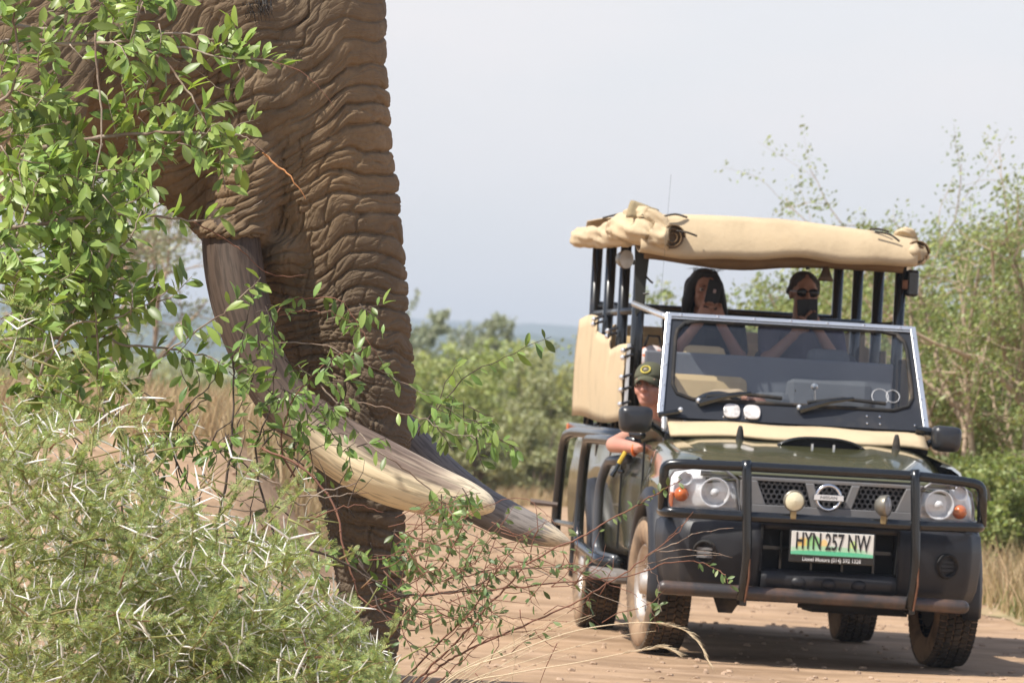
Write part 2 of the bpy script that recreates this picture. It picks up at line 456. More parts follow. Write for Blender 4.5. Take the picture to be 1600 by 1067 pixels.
# panel between hood and lamps
MB().loft([[Vector((x, -.70-.02*math.cos(x*2)+.02, z)) for x in [-.66+1.32*i/20 for i in range(21)]] for z in (.945, .972)], closed=False).build('nose_panel', G, car, smooth=True, solid=.02)
mb = MB(); mb.box((0, -.62, .80), (1.30, .02, .36)); mb.box((0, .1, .62), (1.2, 1.3, .40)); mb.box((0, .48, .85), (1.42, .04, .6)); mb.build('engine_bay', DK, car)
# fabric cover over the cowl
mb = MB(); rings = []
for j in range(7):
    y = .36+.17*j/6; r = []
    for i in range(31):
        s = i/30*2-1
        r.append(Vector((s*.695, y-.04*(1-s*s)*(1-j/6), 1.155+.07*(j/6)-.012*abs(s)**6+.004*math.sin(s*9+j))))
    rings.append(r)
mb.loft(rings, closed=False); mb.build('cowl_cover', CV, car, smooth=True, solid=.012)
# scoop, bump stops, washer jet
mb = MB()
sc_o = []; sc_i = []
for i in range(21):
    s = i/20*2-1; h = .052*(1-abs(s)**3.2)
    sc_o.append((.085+s*.235, 1.118+h)); 
rings = [[Vector((a, y, z*(1)-(dz if k not in (0, 20) else 0))) for k, (a, z) in enumerate(sc_o)] for y, dz in ((.13, 0), (.20, -.002), (.32, .012), (.42, .03))]
mb.loft(rings, closed=False); mb.build('scoop', BK, car, smooth=True, solid=.012)
MB().prism(sc_o, .16, .30).build('scoop_mouth', DK, car)
for x in (-.335, .505):
    MB().lathe([(.001, 1.215), (.010, 1.212), (.016, 1.19), (.022, 1.15), (.026, 1.12), (.03, 1.115)], (x, .27, 0), 'z', 14).build('hood_buffer', RB, car, smooth=True)
    MB().ball((x, .27, 1.118), (.07, .05, .008)).build('buffer_plate', AL, car, smooth=True)
for x in (.03, .145):
    MB().tube([(x, .11, 1.115), (x, .11, 1.14)], .007).build('bolt', AL, car)

# bumper, in shells that leave the centre open
def plan(s):   # s in -1..1 -> x, y on the bumper's plan curve
    a = abs(s); sg = 1 if s > 0 else -1
    pts = [(0, -.860), (.35, -.855), (.6, -.815), (.74, -.74), (.815, -.62), (.835, -.50), (.835, -.40)]
    t = a*6; i = min(5, int(t)); f = t-i
    return sg*(pts[i][0]+(pts[i+1][0]-pts[i][0])*f), pts[i][1]+(pts[i+1][1]-pts[i][1])*f
def shell(s0, s1, prof, n=22):
    rings = []
    for i in range(n+1):
        s = s0+(s1-s0)*i/n; x, y = plan(s); x2, y2 = plan(s+.01)
        nx_, ny_ = (y2-y), -(x2-x); L = math.hypot(nx_, ny_) or 1; nx_ /= L; ny_ /= L
        rings.append([Vector((x+nx_*o, y+ny_*o, z)) for o, z in prof])
    return rings
full = [(-.10, .715), (-.03, .722), (0, .705), (.008, .62), (.004, .52), (-.008, .43), (-.03, .375), (-.07, .345), (-.12, .34)]
mb = MB()
for a, b in ((-1, -.165), (.165, 1)): mb.loft(shell(a, b, full, 30), closed=False)
mb.loft(shell(-.165, .165, [(-.10, .735), (-.02, .735), (0, .72), (0, .70), (-.04, .70)]), closed=False)
mb.loft(shell(-.165, .165, [(-.12, .485), (-.02, .49), (.012, .475), (.02, .44), (.0, .385), (-.05, .345), (-.12, .34)]), closed=False)
bp = mb.build('front_bumper', PL, car, smooth=True, solid=.010)
for x in (-.155, 0.0, .155):
    MB().ball((x, -.872, .432), (.042, .024, .030), 14, 8).build('bumper_boss', PL, bp, smooth=True)
mb = MB()
for sg in (-1, 1):
    mb.box((sg*.352, -.80, .60), (.012, .13, .24))
mb.box((0, -.72, .60), (.70, .01, .26)); mb.build('intake_void', DK, car)
for i, x in enumerate((-.24, -.08, .08, .24)):
    MB().box((x, -.76, .585), (.012, .05, .20)).build('intake_bar', BK, car)
MB().box((0, -.755, .60), (.66, .03, .018)).build('intake_bar', BK, car)
for x, z, yaw in ((-.635, .557, -.42), (.615, .553, .42)):
    q = Matrix.Rotation(yaw, 3, 'Z'); y0 = -.825+.0
    f = MB().lathe([(.066, 0), (.062, -.018), (.052, -.020), (.048, .02), (.001, .022)], (0, 0, 0), 'y', 24)
    f.v = [tuple(q @ Vector(v)+Vector((x, y0, z))) for v in f.v]; fo = f.build('fog_recess', RB, bp, smooth=True)
    c = MB(); 
    for dz in (-.02, 0, .02): c.box((0, .004, dz), (.082, .02, .013))
    c.v = [tuple(q @ Vector(v)+Vector((x, y0, z))) for v in c.v]; c.build('fog_cover', PL if x > 0 else GR, bp)
# flares
for sg in (-1, 1):
    for yc, r0 in ((0, .435), (2.95, .435)):
        rings = []
        for k in range(25):
            a = math.pi*(-.06+1.12*k/24); c, s = math.cos(a), math.sin(a)
            r = []
            for rr, xx in ((r0-.012, .77), (r0-.015, .862), (r0+.02, .875), (r0+.07, .85), (r0+.085, .80), (r0+.08, .77)):
                r.append(Vector((sg*xx, yc-c*rr, .37+s*rr*.98)))
            rings.append(r)
        MB().loft(rings, closed=True, cap=True).build('wheel_flare', PL, car, smooth=True)

# front face: grille with three honeycomb panels
gm = mat('grille_mesh', (.085, .085, .09), .35, metal=.5)
MB().box((.0, -.705, .868), (.90, .02, .20)).build('grille_backing', DK, car)
def clip_poly(z, side):  # trapezoid borders of the three panels at height z
    t = (z-.80)/.14
    return {0: (-.385+.05*(1-t)-.0, -.125+.04*(1-t)-.06*0), 1: (-.085+.04*(1-t), .115-.04*(1-t)), 2: (.155-.04*(1-t), .395-.05*(1-t))}[side]
for pn in range(3):
    mb = MB(); R = .0165
    for j in range(-1, 6):
        for i in range(-16, 17):
            cx = i*R*1.732+(R*.866 if j % 2 else 0)+.003; cz = .800+j*R*1.5+.01
            a, b = clip_poly(cz, pn)
            if not (a+R*.4 < cx < b-R*.4 and .805 < cz < .938): continue
            o8 = [(cx+R*math.sin(k*math.pi/3), cz+R*math.cos(k*math.pi/3)) for k in range(6)]
            i8 = [(cx+R*.70*math.sin(k*math.pi/3), cz+R*.70*math.cos(k*math.pi/3)) for k in range(6)]
            v = [(x, -.735, z) for x, z in o8]+[(x, -.735, z) for x, z in i8]+[(x, -.718, z) for x, z in i8]
            f = []
            for k in range(6):
                l = (k+1) % 6; f += [(k, l, l+6, k+6), (k+6, l+6, l+12, k+12)]
            mb.add(v, f)
    mb.build('honeycomb_mesh', gm, car)
gf_ = MB()
gf_.prism([(-.47, .955), (.49, .955), (.47, .935), (-.45, .935)], -.75, -.70)
gf_.prism([(-.46, .815), (.47, .815), (.46, .765), (-.44, .765)], -.765, -.70)
gf_.build('grille_surround', GR, car, bevel=.004)
for poly in ([(-.46, .936), (-.375, .936), (-.325, .814), (-.46, .814)], [(-.128, .936), (-.082, .936), (-.045, .814), (-.088, .814)], [(.112, .936), (.158, .936), (.118, .814), (.075, .814)], [(.395, .936), (.47, .936), (.47, .814), (.345, .814)]):
    MB().prism(poly, -.758, -.705).build('grille_slat', GR, car, bevel=.005)
em = empty('emblem', (-.008, -.775, .868), parent=car)
MB().tube([(.062*math.cos(a), 0, .062*math.sin(a)) for a in [2*math.pi*k/28 for k in range(28)]], .010, 8, closed=True).build('emblem_ring', CH, em, smooth=True)
MB().prism([(-.080, -.016), (-.076, .017), (.076, .017), (.080, -.016)], -.014, .004).build('emblem_bar', CH, em, bevel=.003)
TB = mat('print_black', (.02, .02, .02), .5)
front = Matrix.Rotation(math.radians(90), 4, 'X')
text('NISSAN', .021, TB, em, 'emblem_lettering', 1.25, .001, Matrix.Translation((0, -.0155, 0)) @ front)

# headlights
def headlight(sg):
    hl = empty('headlight', (0, 0, 0), parent=car)
    if sg < 0: poly = [(-.812, .93), (-.79, .965), (-.70, .982), (-.54, .980), (-.475, .935), (-.452, .77), (-.80, .762), (-.815, .80)]
    else: poly = [(.462, .77), (.470, .93), (.53, .972), (.69, .965), (.745, .93), (.765, .85), (.768, .77)]
    def yy(x): return -.735+.55*max(0, abs(x)-.55)**1.35
    def face(name, dy, shrink, m, thick):
        cx = sum(p[0] for p in poly)/len(poly); cz = sum(p[1] for p in poly)/len(poly)
        P = [(cx+(x-cx)*shrink, cz+(z-cz)*shrink) for x, z in poly]
        # strips in x so that the surface bends round the corner
        xs = sorted(set([min(p[0] for p in P)+(max(p[0] for p in P)-min(p[0] for p in P))*i/18 for i in range(19)]))
        def zr(x):
            zs = []
            for k in range(len(P)):
                (x0, z0), (x1, z1) = P[k], P[(k+1) % len(P)]
                if min(x0, x1)-1e-6 <= x <= max(x0, x1)+1e-6 and abs(x1-x0) > 1e-6: zs.append(z0+(z1-z0)*(x-x0)/(x1-x0))
            return (min(zs), max(zs)) if zs else (cz, cz)
        rings = []
        for x in xs:
            a, b = zr(min(max(x, min(p[0] for p in P)+.0005), max(p[0] for p in P)-.0005)); rings.append([Vector((x, yy(x)+dy-.012*math.sin(math.pi*k/6), a+(b-a)*k/6)) for k in range(7)])
        return MB().loft(rings, closed=False).build(name, m, hl, smooth=True, solid=thick)
    face('reflector', .055, .97, LAMP, .01)
    face('lens', -.004, .985, GL, .004)
    # dark rim round the lens
    MB().tube([(x, yy(x)+.004, z) for x, z in poly], .008, 6, closed=True).build('lamp_rim', GR, hl, smooth=True)
    main = (-.585, .862) if sg < 0 else (.575, .862)
    small = (-.735, .925) if sg < 0 else (.690, .925)
    ind = (-.748, .845) if sg < 0 else (.693, .832)
    MB().lathe([(.078, -.02), (.072, -.024), (.062, .015), (.03, .035), (.001, .038)], (main[0], yy(main[0])+.025, main[1]), 'y', 28).build('lamp_bowl', LAMP, hl, smooth=True)
    MB().lathe([(.001, -.03), (.02, -.026), (.024, 0), (.018, .03)], (main[0], yy(main[0])+.025, main[1]), 'y', 14).build('bulb', LAMP, hl, smooth=True)
    MB().lathe([(.038, -.012), (.034, -.016), (.024, .01), (.001, .02)], (small[0], yy(small[0])+.02, small[1]), 'y', 20).build('lamp_bowl', LAMP, hl, smooth=True)
    MB().lathe([(.001, -.030), (.018, -.026), (.034, -.008), (.038, .004), (.038, .02)], (ind[0], yy(ind[0])+.016, ind[1]), 'y', 22).build('indicator', OR, hl, smooth=True)
    if sg < 0:
        MB().box((-.802, yy(-.80)+.02, .812), (.03, .03, .085)).build('side_indicator', OR, hl, bevel=.006)
headlight(-1); headlight(1)

# bull bar
bb = empty('bull_bar', (0, 0, 0), parent=car)
y = -.93
MB().tube(fillet([(-.80, -.45, .77), (-.865, -.78, .755), (-.86, y, .755), (-.40, y-.01, .752), (.40, y-.01, .752), (.755, y, .762), (.775, -.80, .765), (.78, -.50, .77)], .07), .027, 12).build('lower_rail', BK, bb, smooth=True)
MB().tube(fillet([(-.868, -.88, .765), (-.872, -.88, .99), (-.80, y+.02, 1.0), (-.45, y-.01, 1.005), (.40, y-.01, 1.005), (.66, y+.01, .99), (.765, -.88, .975), (.772, -.88, .765)], .06), .026, 12).build('upper_rail', BK, bb, smooth=True)
for x in (-.470, .395):
    MB().tube(fillet([(x+.005, y-.022, 1.035), (x+.01, y-.035, .95), (x+.03, y-.04, .60), (x+.03, y-.03, .48), (x+.02, y+.0, .33)], .1), [.026]*0 or .025, 10).build('upright', BK, bb, smooth=True)
    MB().tube([(x+.045, y-.048, .54), (x+.047, y-.05, .45), (x+.036, y-.018, .32)], .006, 6).build('rust_edge', RD, bb)
    MB().box((x+.03, -.88, .335), (.035, .12, .07)).build('mount_plate', BK, bb, bevel=.004)
MB().capsule((-.84, -.90, .372), (.69, -.90, .352), .036, .036, 14).build('bottom_bar', mat('worn_black_steel', (.04, .036, .036), .4, coat=.2, c2=(.13, .075, .05), cscale=5, cmin=.48, cmax=.7), bb, smooth=True)
# spot lamps on the lower rail
def spot(x, z, yaw, lens, scale):
    sp = empty('spot_lamp', (x, -.965, z), parent=bb); sp.rotation_euler = (0, 0, yaw)
    MB().lathe([(.001, .06), (.03, .055), (.052, .03), (.056, .0), (.056, -.008), (.050, -.012)], (0, 0, 0), 'y', 24).build('lamp_housing', mat('lamp_shell', (.25, .23, .19), .4, metal=.6), sp, smooth=True)
    MB().lathe([(.050, -.008), (.035, -.016), (.001, -.020)], (0, 0, 0), 'y', 24).build('lens', lens, sp, smooth=True)
    MB().box((0, .01, -.068), (.03, .03, .05)).build('bracket', mat('brass_bolt', (.35, .26, .13), .4, metal=.7), sp, bevel=.004)
    sp.scale = (scale,)*3
spot(-.212, .845, 0.05, mat('amber_white_lens', (.78, .72, .50), .25, coat=.7, bump=.4, bscale=60, bdist=.004), 1.0)
spot(.262, .845, 1.05, mat('smoked_lens', (.30, .31, .32), .25, coat=.7, bump=.5, bscale=60, bdist=.004), 1.0)

# number plate
npl = empty('number_plate', (-.005, -.972, .632), math.radians(0), parent=car); npl.scale = (.97, 1, 1.10)
MB().box((0, .012, -.012), (.455, .012, .150)).build('plate_holder', BK, npl, bevel=.008)
pm = bpy.data.materials.new('plate_print'); pm.use_nodes = True; n = pm.node_tree; L = n.links; p = n.nodes['Principled BSDF']
tcn = n.nodes.new('ShaderNodeTexCoord'); sx = n.nodes.new('ShaderNodeSeparateXYZ'); L.new(tcn.outputs['Object'], sx.inputs[0])
def blob(cx, cz, rx, rz, colr, prev):
    a = n.nodes.new('ShaderNodeMath'); a.operation = 'SUBTRACT'; a.inputs[1].default_value = cx; L.new(sx.outputs[0], a.inputs[0])
    b = n.nodes.new('ShaderNodeMath'); b.operation = 'SUBTRACT'; b.inputs[1].default_value = cz; L.new(sx.outputs[2], b.inputs[0])
    a2 = n.nodes.new('ShaderNodeMath'); a2.operation = 'DIVIDE'; a2.inputs[1].default_value = rx; L.new(a.outputs[0], a2.inputs[0])
    b2 = n.nodes.new('ShaderNodeMath'); b2.operation = 'DIVIDE'; b2.inputs[1].default_value = rz; L.new(b.outputs[0], b2.inputs[0])
    a3 = n.nodes.new('ShaderNodeMath'); a3.operation = 'MULTIPLY'; L.new(a2.outputs[0], a3.inputs[0]); L.new(a2.outputs[0], a3.inputs[1])
    b3 = n.nodes.new('ShaderNodeMath'); b3.operation = 'MULTIPLY_ADD'; L.new(b2.outputs[0], b3.inputs[0]); L.new(b2.outputs[0], b3.inputs[1]); L.new(a3.outputs[0], b3.inputs[2])
    r = n.nodes.new('ShaderNodeMapRange'); r.inputs[1].default_value = .7; r.inputs[2].default_value = 1.2; r.inputs[3].default_value = .85; r.inputs[4].default_value = 0; L.new(b3.outputs[0], r.inputs[0])
    x = n.nodes.new('ShaderNodeMixRGB'); x.inputs[2].default_value = col(colr); L.new(r.outputs[0], x.inputs[0]); L.new(prev, x.inputs[1]); return x.outputs[0]
rgb = n.nodes.new('ShaderNodeRGB'); rgb.outputs[0].default_value = (.72, .70, .64, 1); cur = rgb.outputs[0]
cur = blob(-.155, -.005, .035, .035, (.85, .55, .10), cur); cur = blob(-.10, .005, .04, .035, (.25, .62, .2), cur)
cur = blob(-.045, .0, .02, .025, (.88, .6, .2), cur); cur = blob(.11, -.005, .022, .03, (.6, .8, .25), cur)
cur = blob(-.02, -.026, .22, .020, (.38, .68, .42), cur); cur = blob(.0, -.044, .28, .015, (.05, .52, .27), cur)
L.new(cur, p.inputs['Base Color']); p.inputs['Roughness'].default_value = .4
MB().box((0, 0, .003), (.435, .006, .108)).build('plate', pm, npl, bevel=.002)
text('HYN 257 NW', .108, TB, npl, 'registration_lettering', .61, .0012, Matrix.Translation((0, -.0045, .010)) @ front, 1.0)
text('Lionel Motors (014) 592 1328', .026, WH, npl, 'dealer_lettering', .98, .001, Matrix.Translation((0, .005, -.070)) @ front)

# wheels
def wheel(x, y, steer, sg):
    w = empty('wheel', (x, y, .362), steer, parent=car)
    R0 = .352; wd = .105
    tyre = MB().lathe([(.205, -wd*.8), (.225, -wd*.98), (.28, -wd*1.08), (.325, -wd), (.345, -wd*.82), (R0-.010, -wd*.6), (R0-.008, 0), (R0-.010, wd*.6), (.345, wd*.82), (.325, wd), (.28, wd*1.08), (.225, wd*.98), (.205, wd*.8)], (0, 0, 0), 'x', 56)
    tyre.build('tyre', TS, w, smooth=True)
    tr = MB()
    for k in range(62):
        for j in range(5):
            a = 2*math.pi*(k+(.5 if j % 2 else 0))/62
            cx = (-2+j)*wd*.40; rr = R0-.002-(.010 if j in (0, 4) else 0)
            q = Matrix.Rotation(a, 3, 'X'); wob = .10*math.sin(k*12.9+j*4)
            b = MB().box((0, 0, 0), (wd*.35, .028, .018), Matrix.Rotation(wob+(.35 if j in (1, 3) else 0)*(1 if j == 1 else -1), 3, 'Z'), .9)
            tr.add([q @ (Vector(v)+Vector((cx, 0, rr))) for v in b.v], b.f)
    tag(tr.build('tread', TY, w), kind='stuff')
    s = sg
    rm = MB().lathe([(.207, s*.085), (.200, s*.092), (.190, s*.075), (.175, s*.04), (.10, s*.055), (.06, s*.07), (.055, s*.10), (.001, s*.105)], (0, 0, 0), 'x', 40)
    rm.build('rim', RIM, w, smooth=True)
    for k in range(6):
        a = 2*math.pi*k/6
        MB().tube([(s*.058, .085*math.cos(a), .085*math.sin(a)), (s*.078, .085*math.cos(a), .085*math.sin(a))], .011, 6).build('wheel_nut', CH, w)
    for k in range(8):
        a = 2*math.pi*(k+.5)/8
        MB().lathe([(.018, -.004), (.001, -.004)], (s*.052, .145*math.cos(a), .145*math.sin(a)), 'x', 10).build('rim_hole', DK, w)
    MB().lathe([(.0, -.08*s), (.15, -.08*s), (.16, -.02*s)], (0, 0, 0), 'x', 20).build('brake_drum', DK, w)
wheel(-.755, 0, math.radians(5), -1); wheel(.755, 0, math.radians(5), 1); wheel(-.755, 2.95, 0, -1); wheel(.755, 2.95, 0, 1)
mb = MB(); mb.box((0, 1.9, .50), (.9, 4.8, .14)); mb.box((0, .02, .36), (1.25, .10, .10)); mb.box((0, 2.95, .36), (1.25, .12, .12)); mb.ball((.1, 2.95, .36), .15); mb.box((0, -.55, .36), (.95, .3, .08)); mb.box((.25, -.2, .30), (.5, .35, .06)); mb.box((0, 1.9, .62), (1.5, 4.6, .12))
mb.box((.05, -.72, .33), (.35, .05, .06))
mb.build('chassis', DK, car)
for sg in (-1, 1):
    for yc in (0, 2.95):
        MB().loft([[Vector((sg*x, yc-.43*math.cos(a), .37+.42*math.sin(a))) for x in (.40, .79)] for a in [math.pi*k/16 for k in range(17)]], closed=False).build('wheel_housing', DK, car, smooth=True)
MB().prism([(-.55, .33), (-.40, .33), (-.45, .25), (-.52, .25)], -.62, -.60).build('splash_guard', RB, car)

# fold-down windscreen, leaning back
def WP(a, b, o=0.0):   # a across, b up the frame (0..1), o out towards the front
    return Vector((a-.012, .55+.30*b-o*.87, 1.235+.552*b+o*.48*0+o*.45))
ws = empty('windscreen', (0, 0, 0), parent=car)
def outer(th):
    hw0, hw1 = .722, .668
    c, s = math.cos(th), math.sin(th)
    # ray against the trapezoid
    best = 9
    A = .5; cx, cb = 0, .5
    for (p0, p1) in (((-hw0, 0), (hw0, 0)), ((hw0, 0), (hw1, 1)), ((hw1, 1), (-hw1, 1)), ((-hw1, 1), (-hw0, 0))):
        dx, db = p1[0]-p0[0], p1[1]-p0[1]
        # scale b to metres (.63)
        den = c*db*.63-s*dx
        if abs(den) < 1e-9: continue
        t = ((p0[0]-cx)*db*.63-(p0[1]-cb)*.63*dx)/den
        u = ((p0[0]-cx)*s-(p0[1]-cb)*.63*c)/den
        if t > 0 and -1e-6 <= u <= 1+1e-6: best = min(best, t)
    return cx+best*c, cb+best*s/.63
def inner(th, hw=.645, b0=.185, b1=.958, r=.10):
    cx, cb = 0, .5; c, s = math.cos(th), math.sin(th)
    lo, hi = 0, 2.0
    for _ in range(40):
        t = (lo+hi)/2; x = t*c; z = t*s
        zz = cb*.63+z; k = (zz/.63-.5)*.045
        X = abs(x)-(hw-k); zc = (b0+b1)/2*.63; Z = abs(zz-zc)-(b1-b0)/2*.63
        dx, dz = max(X+r, 0), max(Z+r, 0); dist = math.hypot(dx, dz)-r+min(max(X+r, Z+r), 0)
        if dist < 0: lo = t
        else: hi = t
    return lo*c, cb+lo*s/.63
ths = sorted(set([2*math.pi*k/72 for k in range(72)]+[math.atan2(sy*.315, sx_*w_) % (2*math.pi) for sy, w_ in ((-1, .722), (1, .668)) for sx_ in (-1, 1)]))
ro = [outer(t) for t in ths]; ri = [inner(t) for t in ths]; K = len(ths)
fm = MB(); fm.loft([[WP(a, b, o) for a, b in rr] for rr, o in ((ro, -.012), (ro, .012), (ri, .012), (ri, -.012), (ro, -.012))], closed=True, cap=False)
fm.build('frame', NV, ws)
MB().tube([WP(a, b, .013) for a, b in ri], .011, 8, closed=True).build('gasket', RB, ws, smooth=True)
gl = MB(); gl.add([WP(a, b, 0) for a, b in ri], [tuple(range(K))]); gl.build('glass', WG, ws)
def strip(a0, b0, a1, b1, w, name='trim'):
    p0, p1 = WP(a0, b0, .014), WP(a1, b1, .014); d = (p1-p0).normalized()
    nrm = Vector((0, -.87, .45)).normalized(); sd = d.cross(nrm)
    v = []
    for p in (p0, p1):
        for u, o in ((-.5, 0), (.5, 0), (.5, 1), (-.5, 1)): v.append(p+sd*w*u+nrm*.010*o)
    MB().add(v, [(0, 1, 2, 3), (7, 6, 5, 4), (0, 4, 5, 1), (1, 5, 6, 2), (2, 6, 7, 3), (3, 7, 4, 0)]).build(name, AL, ws, bevel=.002)
strip(-.668, 1.0, .668, 1.0, .022); strip(-.668, .965, .668, .965, .007)
strip(-.722, .0, -.668, 1.015, .030); strip(.722, .0, .668, 1.015, .030)
for k in range(7):
    MB().ball(WP(-.6+.2*k, 1.0, .026), .006, 8, 6).build('rivet', CH, ws)
for k in range(5):
    for sg in (-1, 1):
        MB().ball(WP(sg*(.716-.054*(.1+.2*k)), .1+.2*k, .026), .005, 8, 6).build('rivet', CH, ws)
for a, b in ((.40, .115), (.47, .115), (.40, .045), (.47, .045), (-.26, .12), (-.26, .03), (-.38, .03), (.66, .05)):
    MB().ball(WP(a, b, .014), .006, 8, 6).build('rivet', CH, ws)
for a in (-.335, -.225):
    sq = MB()
    P = [WP(a+.045*math.copysign(abs(math.cos(t))**.7, math.cos(t)), .085+.068*math.copysign(abs(math.sin(t))**.7, math.sin(t)), o) for o in (.012, .028) for t in [2*math.pi*k/20 for k in range(20)]]
    sq.add(P, [tuple(range(20)), tuple(reversed(range(20, 40)))]+[(k, k+20, (k+1) % 20+20, (k+1) % 20) for k in range(20)])
    sq.build('disc_holder', mat('clear_plastic', (.62, .58, .55), .15, coat=1, var=.45, vscale=26), ws, bevel=.004)
def wiper(a0, b0, a1, b1):
    w = empty('wiper', (0, 0, 0), parent=ws)
    MB().tube([WP(a0, b0, .03), WP(a0+(a1-a0)*.35, b0+(b1-b0)*.6, .055), WP(a0+(a1-a0)*.62, b0+(b1-b0)*.95, .05)], [.021, .015, .010], 6).build('wiper_arm', BK, w)
    MB().tube([WP(a0+(a1-a0)*.10, b0+(b1-b0)*.62+.0, .024), WP(a0+(a1-a0)*.5, b1+.005, .026), WP(a1, b1-.015, .022)], .012, 6).build('wiper_blade', RB, w)
    MB().ball(WP(a0, b0+.02, .035), .016, 8, 6).build('wiper_pivot', AL, w)
wiper(-.515, .135, -.06, .25); wiper(.03, .125, .505, .255)
# suction rings, thin pale loops set on the screen
for a, b, r in ((.478, .32, .045), (.548, .33, .036)):
    P = [WP(a+r*math.cos(t), b+r*1.05/.63*math.sin(t), .006) for t in [2*math.pi*k/24 for k in range(24)]]
    MB().tube(P, .0022, 4, closed=True).build('suction_ring', mat('pale_plastic', (.6, .6, .6), .3), ws)
# hinges and stays
MB().tube([WP(-.70, -.01, .02), WP(-.70, -.13, .0)], .012, 8).build('hinge_spring', AL, ws)
for k in range(7):
    MB().lathe([(.017, -.003), (.019, 0), (.017, .003)], WP(-.70, -.015-.016*k, .02), 'z', 10).build('spring_coil', AL, ws)
MB().tube([WP(-.62, .045, .03), WP(-.735, .0, .03)], .014, 8).build('hinge_arm', BK, ws)
MB().ball(WP(-.615, .05, .045), .014).build('hinge_bolt', AL, ws)
MB().tube([WP(.66, .0, .03), WP(.80, -.03, .03)], .022, 8).build('hinge_arm', BK, ws)
MB().tube([(-.64, .86, 1.765), (-.79, 1.55, 1.86)], .018, 8).build('stay_bar', AL, car, smooth=True)

# mirrors
def mirror(x0, x1, z0, z1, y, sg):
    mr = empty('side_mirror', (0, 0, 0), parent=car)
    mb = MB(); rings = []
    cx, cz = (x0+x1)/2, (z0+z1)/2; hw, hh = (x1-x0)/2, (z1-z0)/2
    for yo, k in ((.0, .90), (.006, 1.0), (-.035, .98), (-.06, .88), (-.072, .62), (-.075, .2)):
        r = []
        for j in range(28):
            t = 2*math.pi*j/28; c, s = math.cos(t), math.sin(t); e = .45
            px, pz = math.copysign(abs(c)**e, c), math.copysign(abs(s)**e, s)
            r.append(Vector((cx+hw*k*px*(1+.05*pz), y+yo, cz+hh*k*pz-.02*hh*px*sg)))
        rings.append(r)
    mb.loft(rings); mb.build('mirror_shell', mat('mirror_black', (.022, .022, .024), .35, coat=.2, var=.1), mr, smooth=True)
    xa = x1-.01 if sg < 0 else x0+.01
    MB().tube([(xa, y, cz-.02), (xa-sg*.06, y+.06, cz-.05), (xa-sg*.12, y+.12, cz-.09)], .02, 8).build('mirror_arm', BK, mr)
mirror(-.965, -.785, 1.145, 1.290, .47, -1); mirror(.725, .885, 1.135, 1.275, .47, 1)

# roll cage
cage_y = (1.72, 2.47, 3.22, 3.97)
def roofz(y): return 2.20+.035*(y-1.7)
for sg, xx in ((-1, -.745), (1, .725)):
    for i, y in enumerate(cage_y):
        MB().tube([(xx, y, 1.0), (xx, y, roofz(y)+.03)], .032 if (i or sg > 0) else .036, 10).build('cage_post', BK, car, smooth=True)
    MB().tube([(xx, 1.60, roofz(1.6)+.03), (xx, 4.1, roofz(4.1)+.03)], .026, 8).build('roof_rail', BK, car, smooth=True)
for y, z in ((3.97, 1.90), (2.9, 1.86)):
    MB().tube([(-.745, y, z), (.725, y, z)], .028 if y > 3 else .02, 8).build('cross_rail', BK, car, smooth=True)
for y in cage_y:
    MB().tube([(-.745, y, roofz(y)+.03), (.725, y, roofz(y)+.03)], .024, 8).build('roof_bow', BK, car, smooth=True)
MB().tube([(-.745, 1.72, 1.83), (-.745, 3.97, 1.85)], .022, 8).build('side_rail', BK, car, smooth=True)
MB().tube([(.725, 1.72, 1.83), (.725, 3.97, 1.85)], .022, 8).build('side_rail', BK, car, smooth=True)
# strap wound round the front post
MB().prism([(-.79, 2.20), (-.70, 2.20), (-.725, 1.84), (-.765, 1.80), (-.775, 1.95)], 1.665, 1.68).build('post_strap', mat('dark_webbing', (.03, .03, .025), .9), car)
MB().tube([(-.72, 1.655, 2.02), (-.69, 1.64, 1.99), (-.68, 1.64, 1.985)], .006, 5).build('strap_end', BK, car)
MB().tube([(-.73, 1.655, 1.92), (-.70, 1.64, 1.925)], .006, 5).build('strap_end', BK, car)
# whip aerial
MB().tube([(-.70, .75, 1.25), (-.735, .78, 1.9), (-.715, .8, 2.55)], .0007, 5).build('aerial', BK, car)
# round white lamp hung on the left posts, box lamp and little bell at the right
rl = empty('work_lamp', (-.80, 2.0, 2.12), math.radians(35), parent=car)
MB().lathe([(.001, .05), (.04, .04), (.055, 0), (.052, -.012)], (0, 0, 0), 'y', 20).build('lamp_housing', mat('lamp_shell', (.25, .23, .19), .4, metal=.6), rl, smooth=True)
MB().lathe([(.052, -.012), (.001, -.02)], (0, 0, 0), 'y', 20).build('lens', mat('white_lens', (.75, .75, .72), .3, coat=.6, bump=.5, bscale=60, bdist=.003), rl, smooth=True)
MB().tube([(.03, .02, 0), (.09, .0, -.02)], .014, 6).build('bracket', BK, rl)
MB().box((.79, 1.72, 2.07), (.07, .07, .15)).build('box_lamp', BK, car, bevel=.015)
MB().box((.745, 1.70, 2.06), (.03, .05, .05)).build('lamp_bracket', RD, car)
bell = empty('bell', (.285, 1.62, 2.155), parent=car)
MB().lathe([(.001, .0), (.008, -.004), (.014, -.03), (.022, -.055), (.032, -.078), (.030, -.080)], (0, 0, 0), 'z', 18).build('bell_cup', mat('old_brass', (.10, .065, .035), .5, metal=.7), bell, smooth=True)
MB().tube([(0, 0, 0), (-.01, 0, .02), (-.05, 0, .015), (-.075, 0, -.02), (-.07, 0, -.035)], .009, 6).build('bell_hook', BK, bell, smooth=True)

bell.scale = (1.45, 1.45, 1.3)
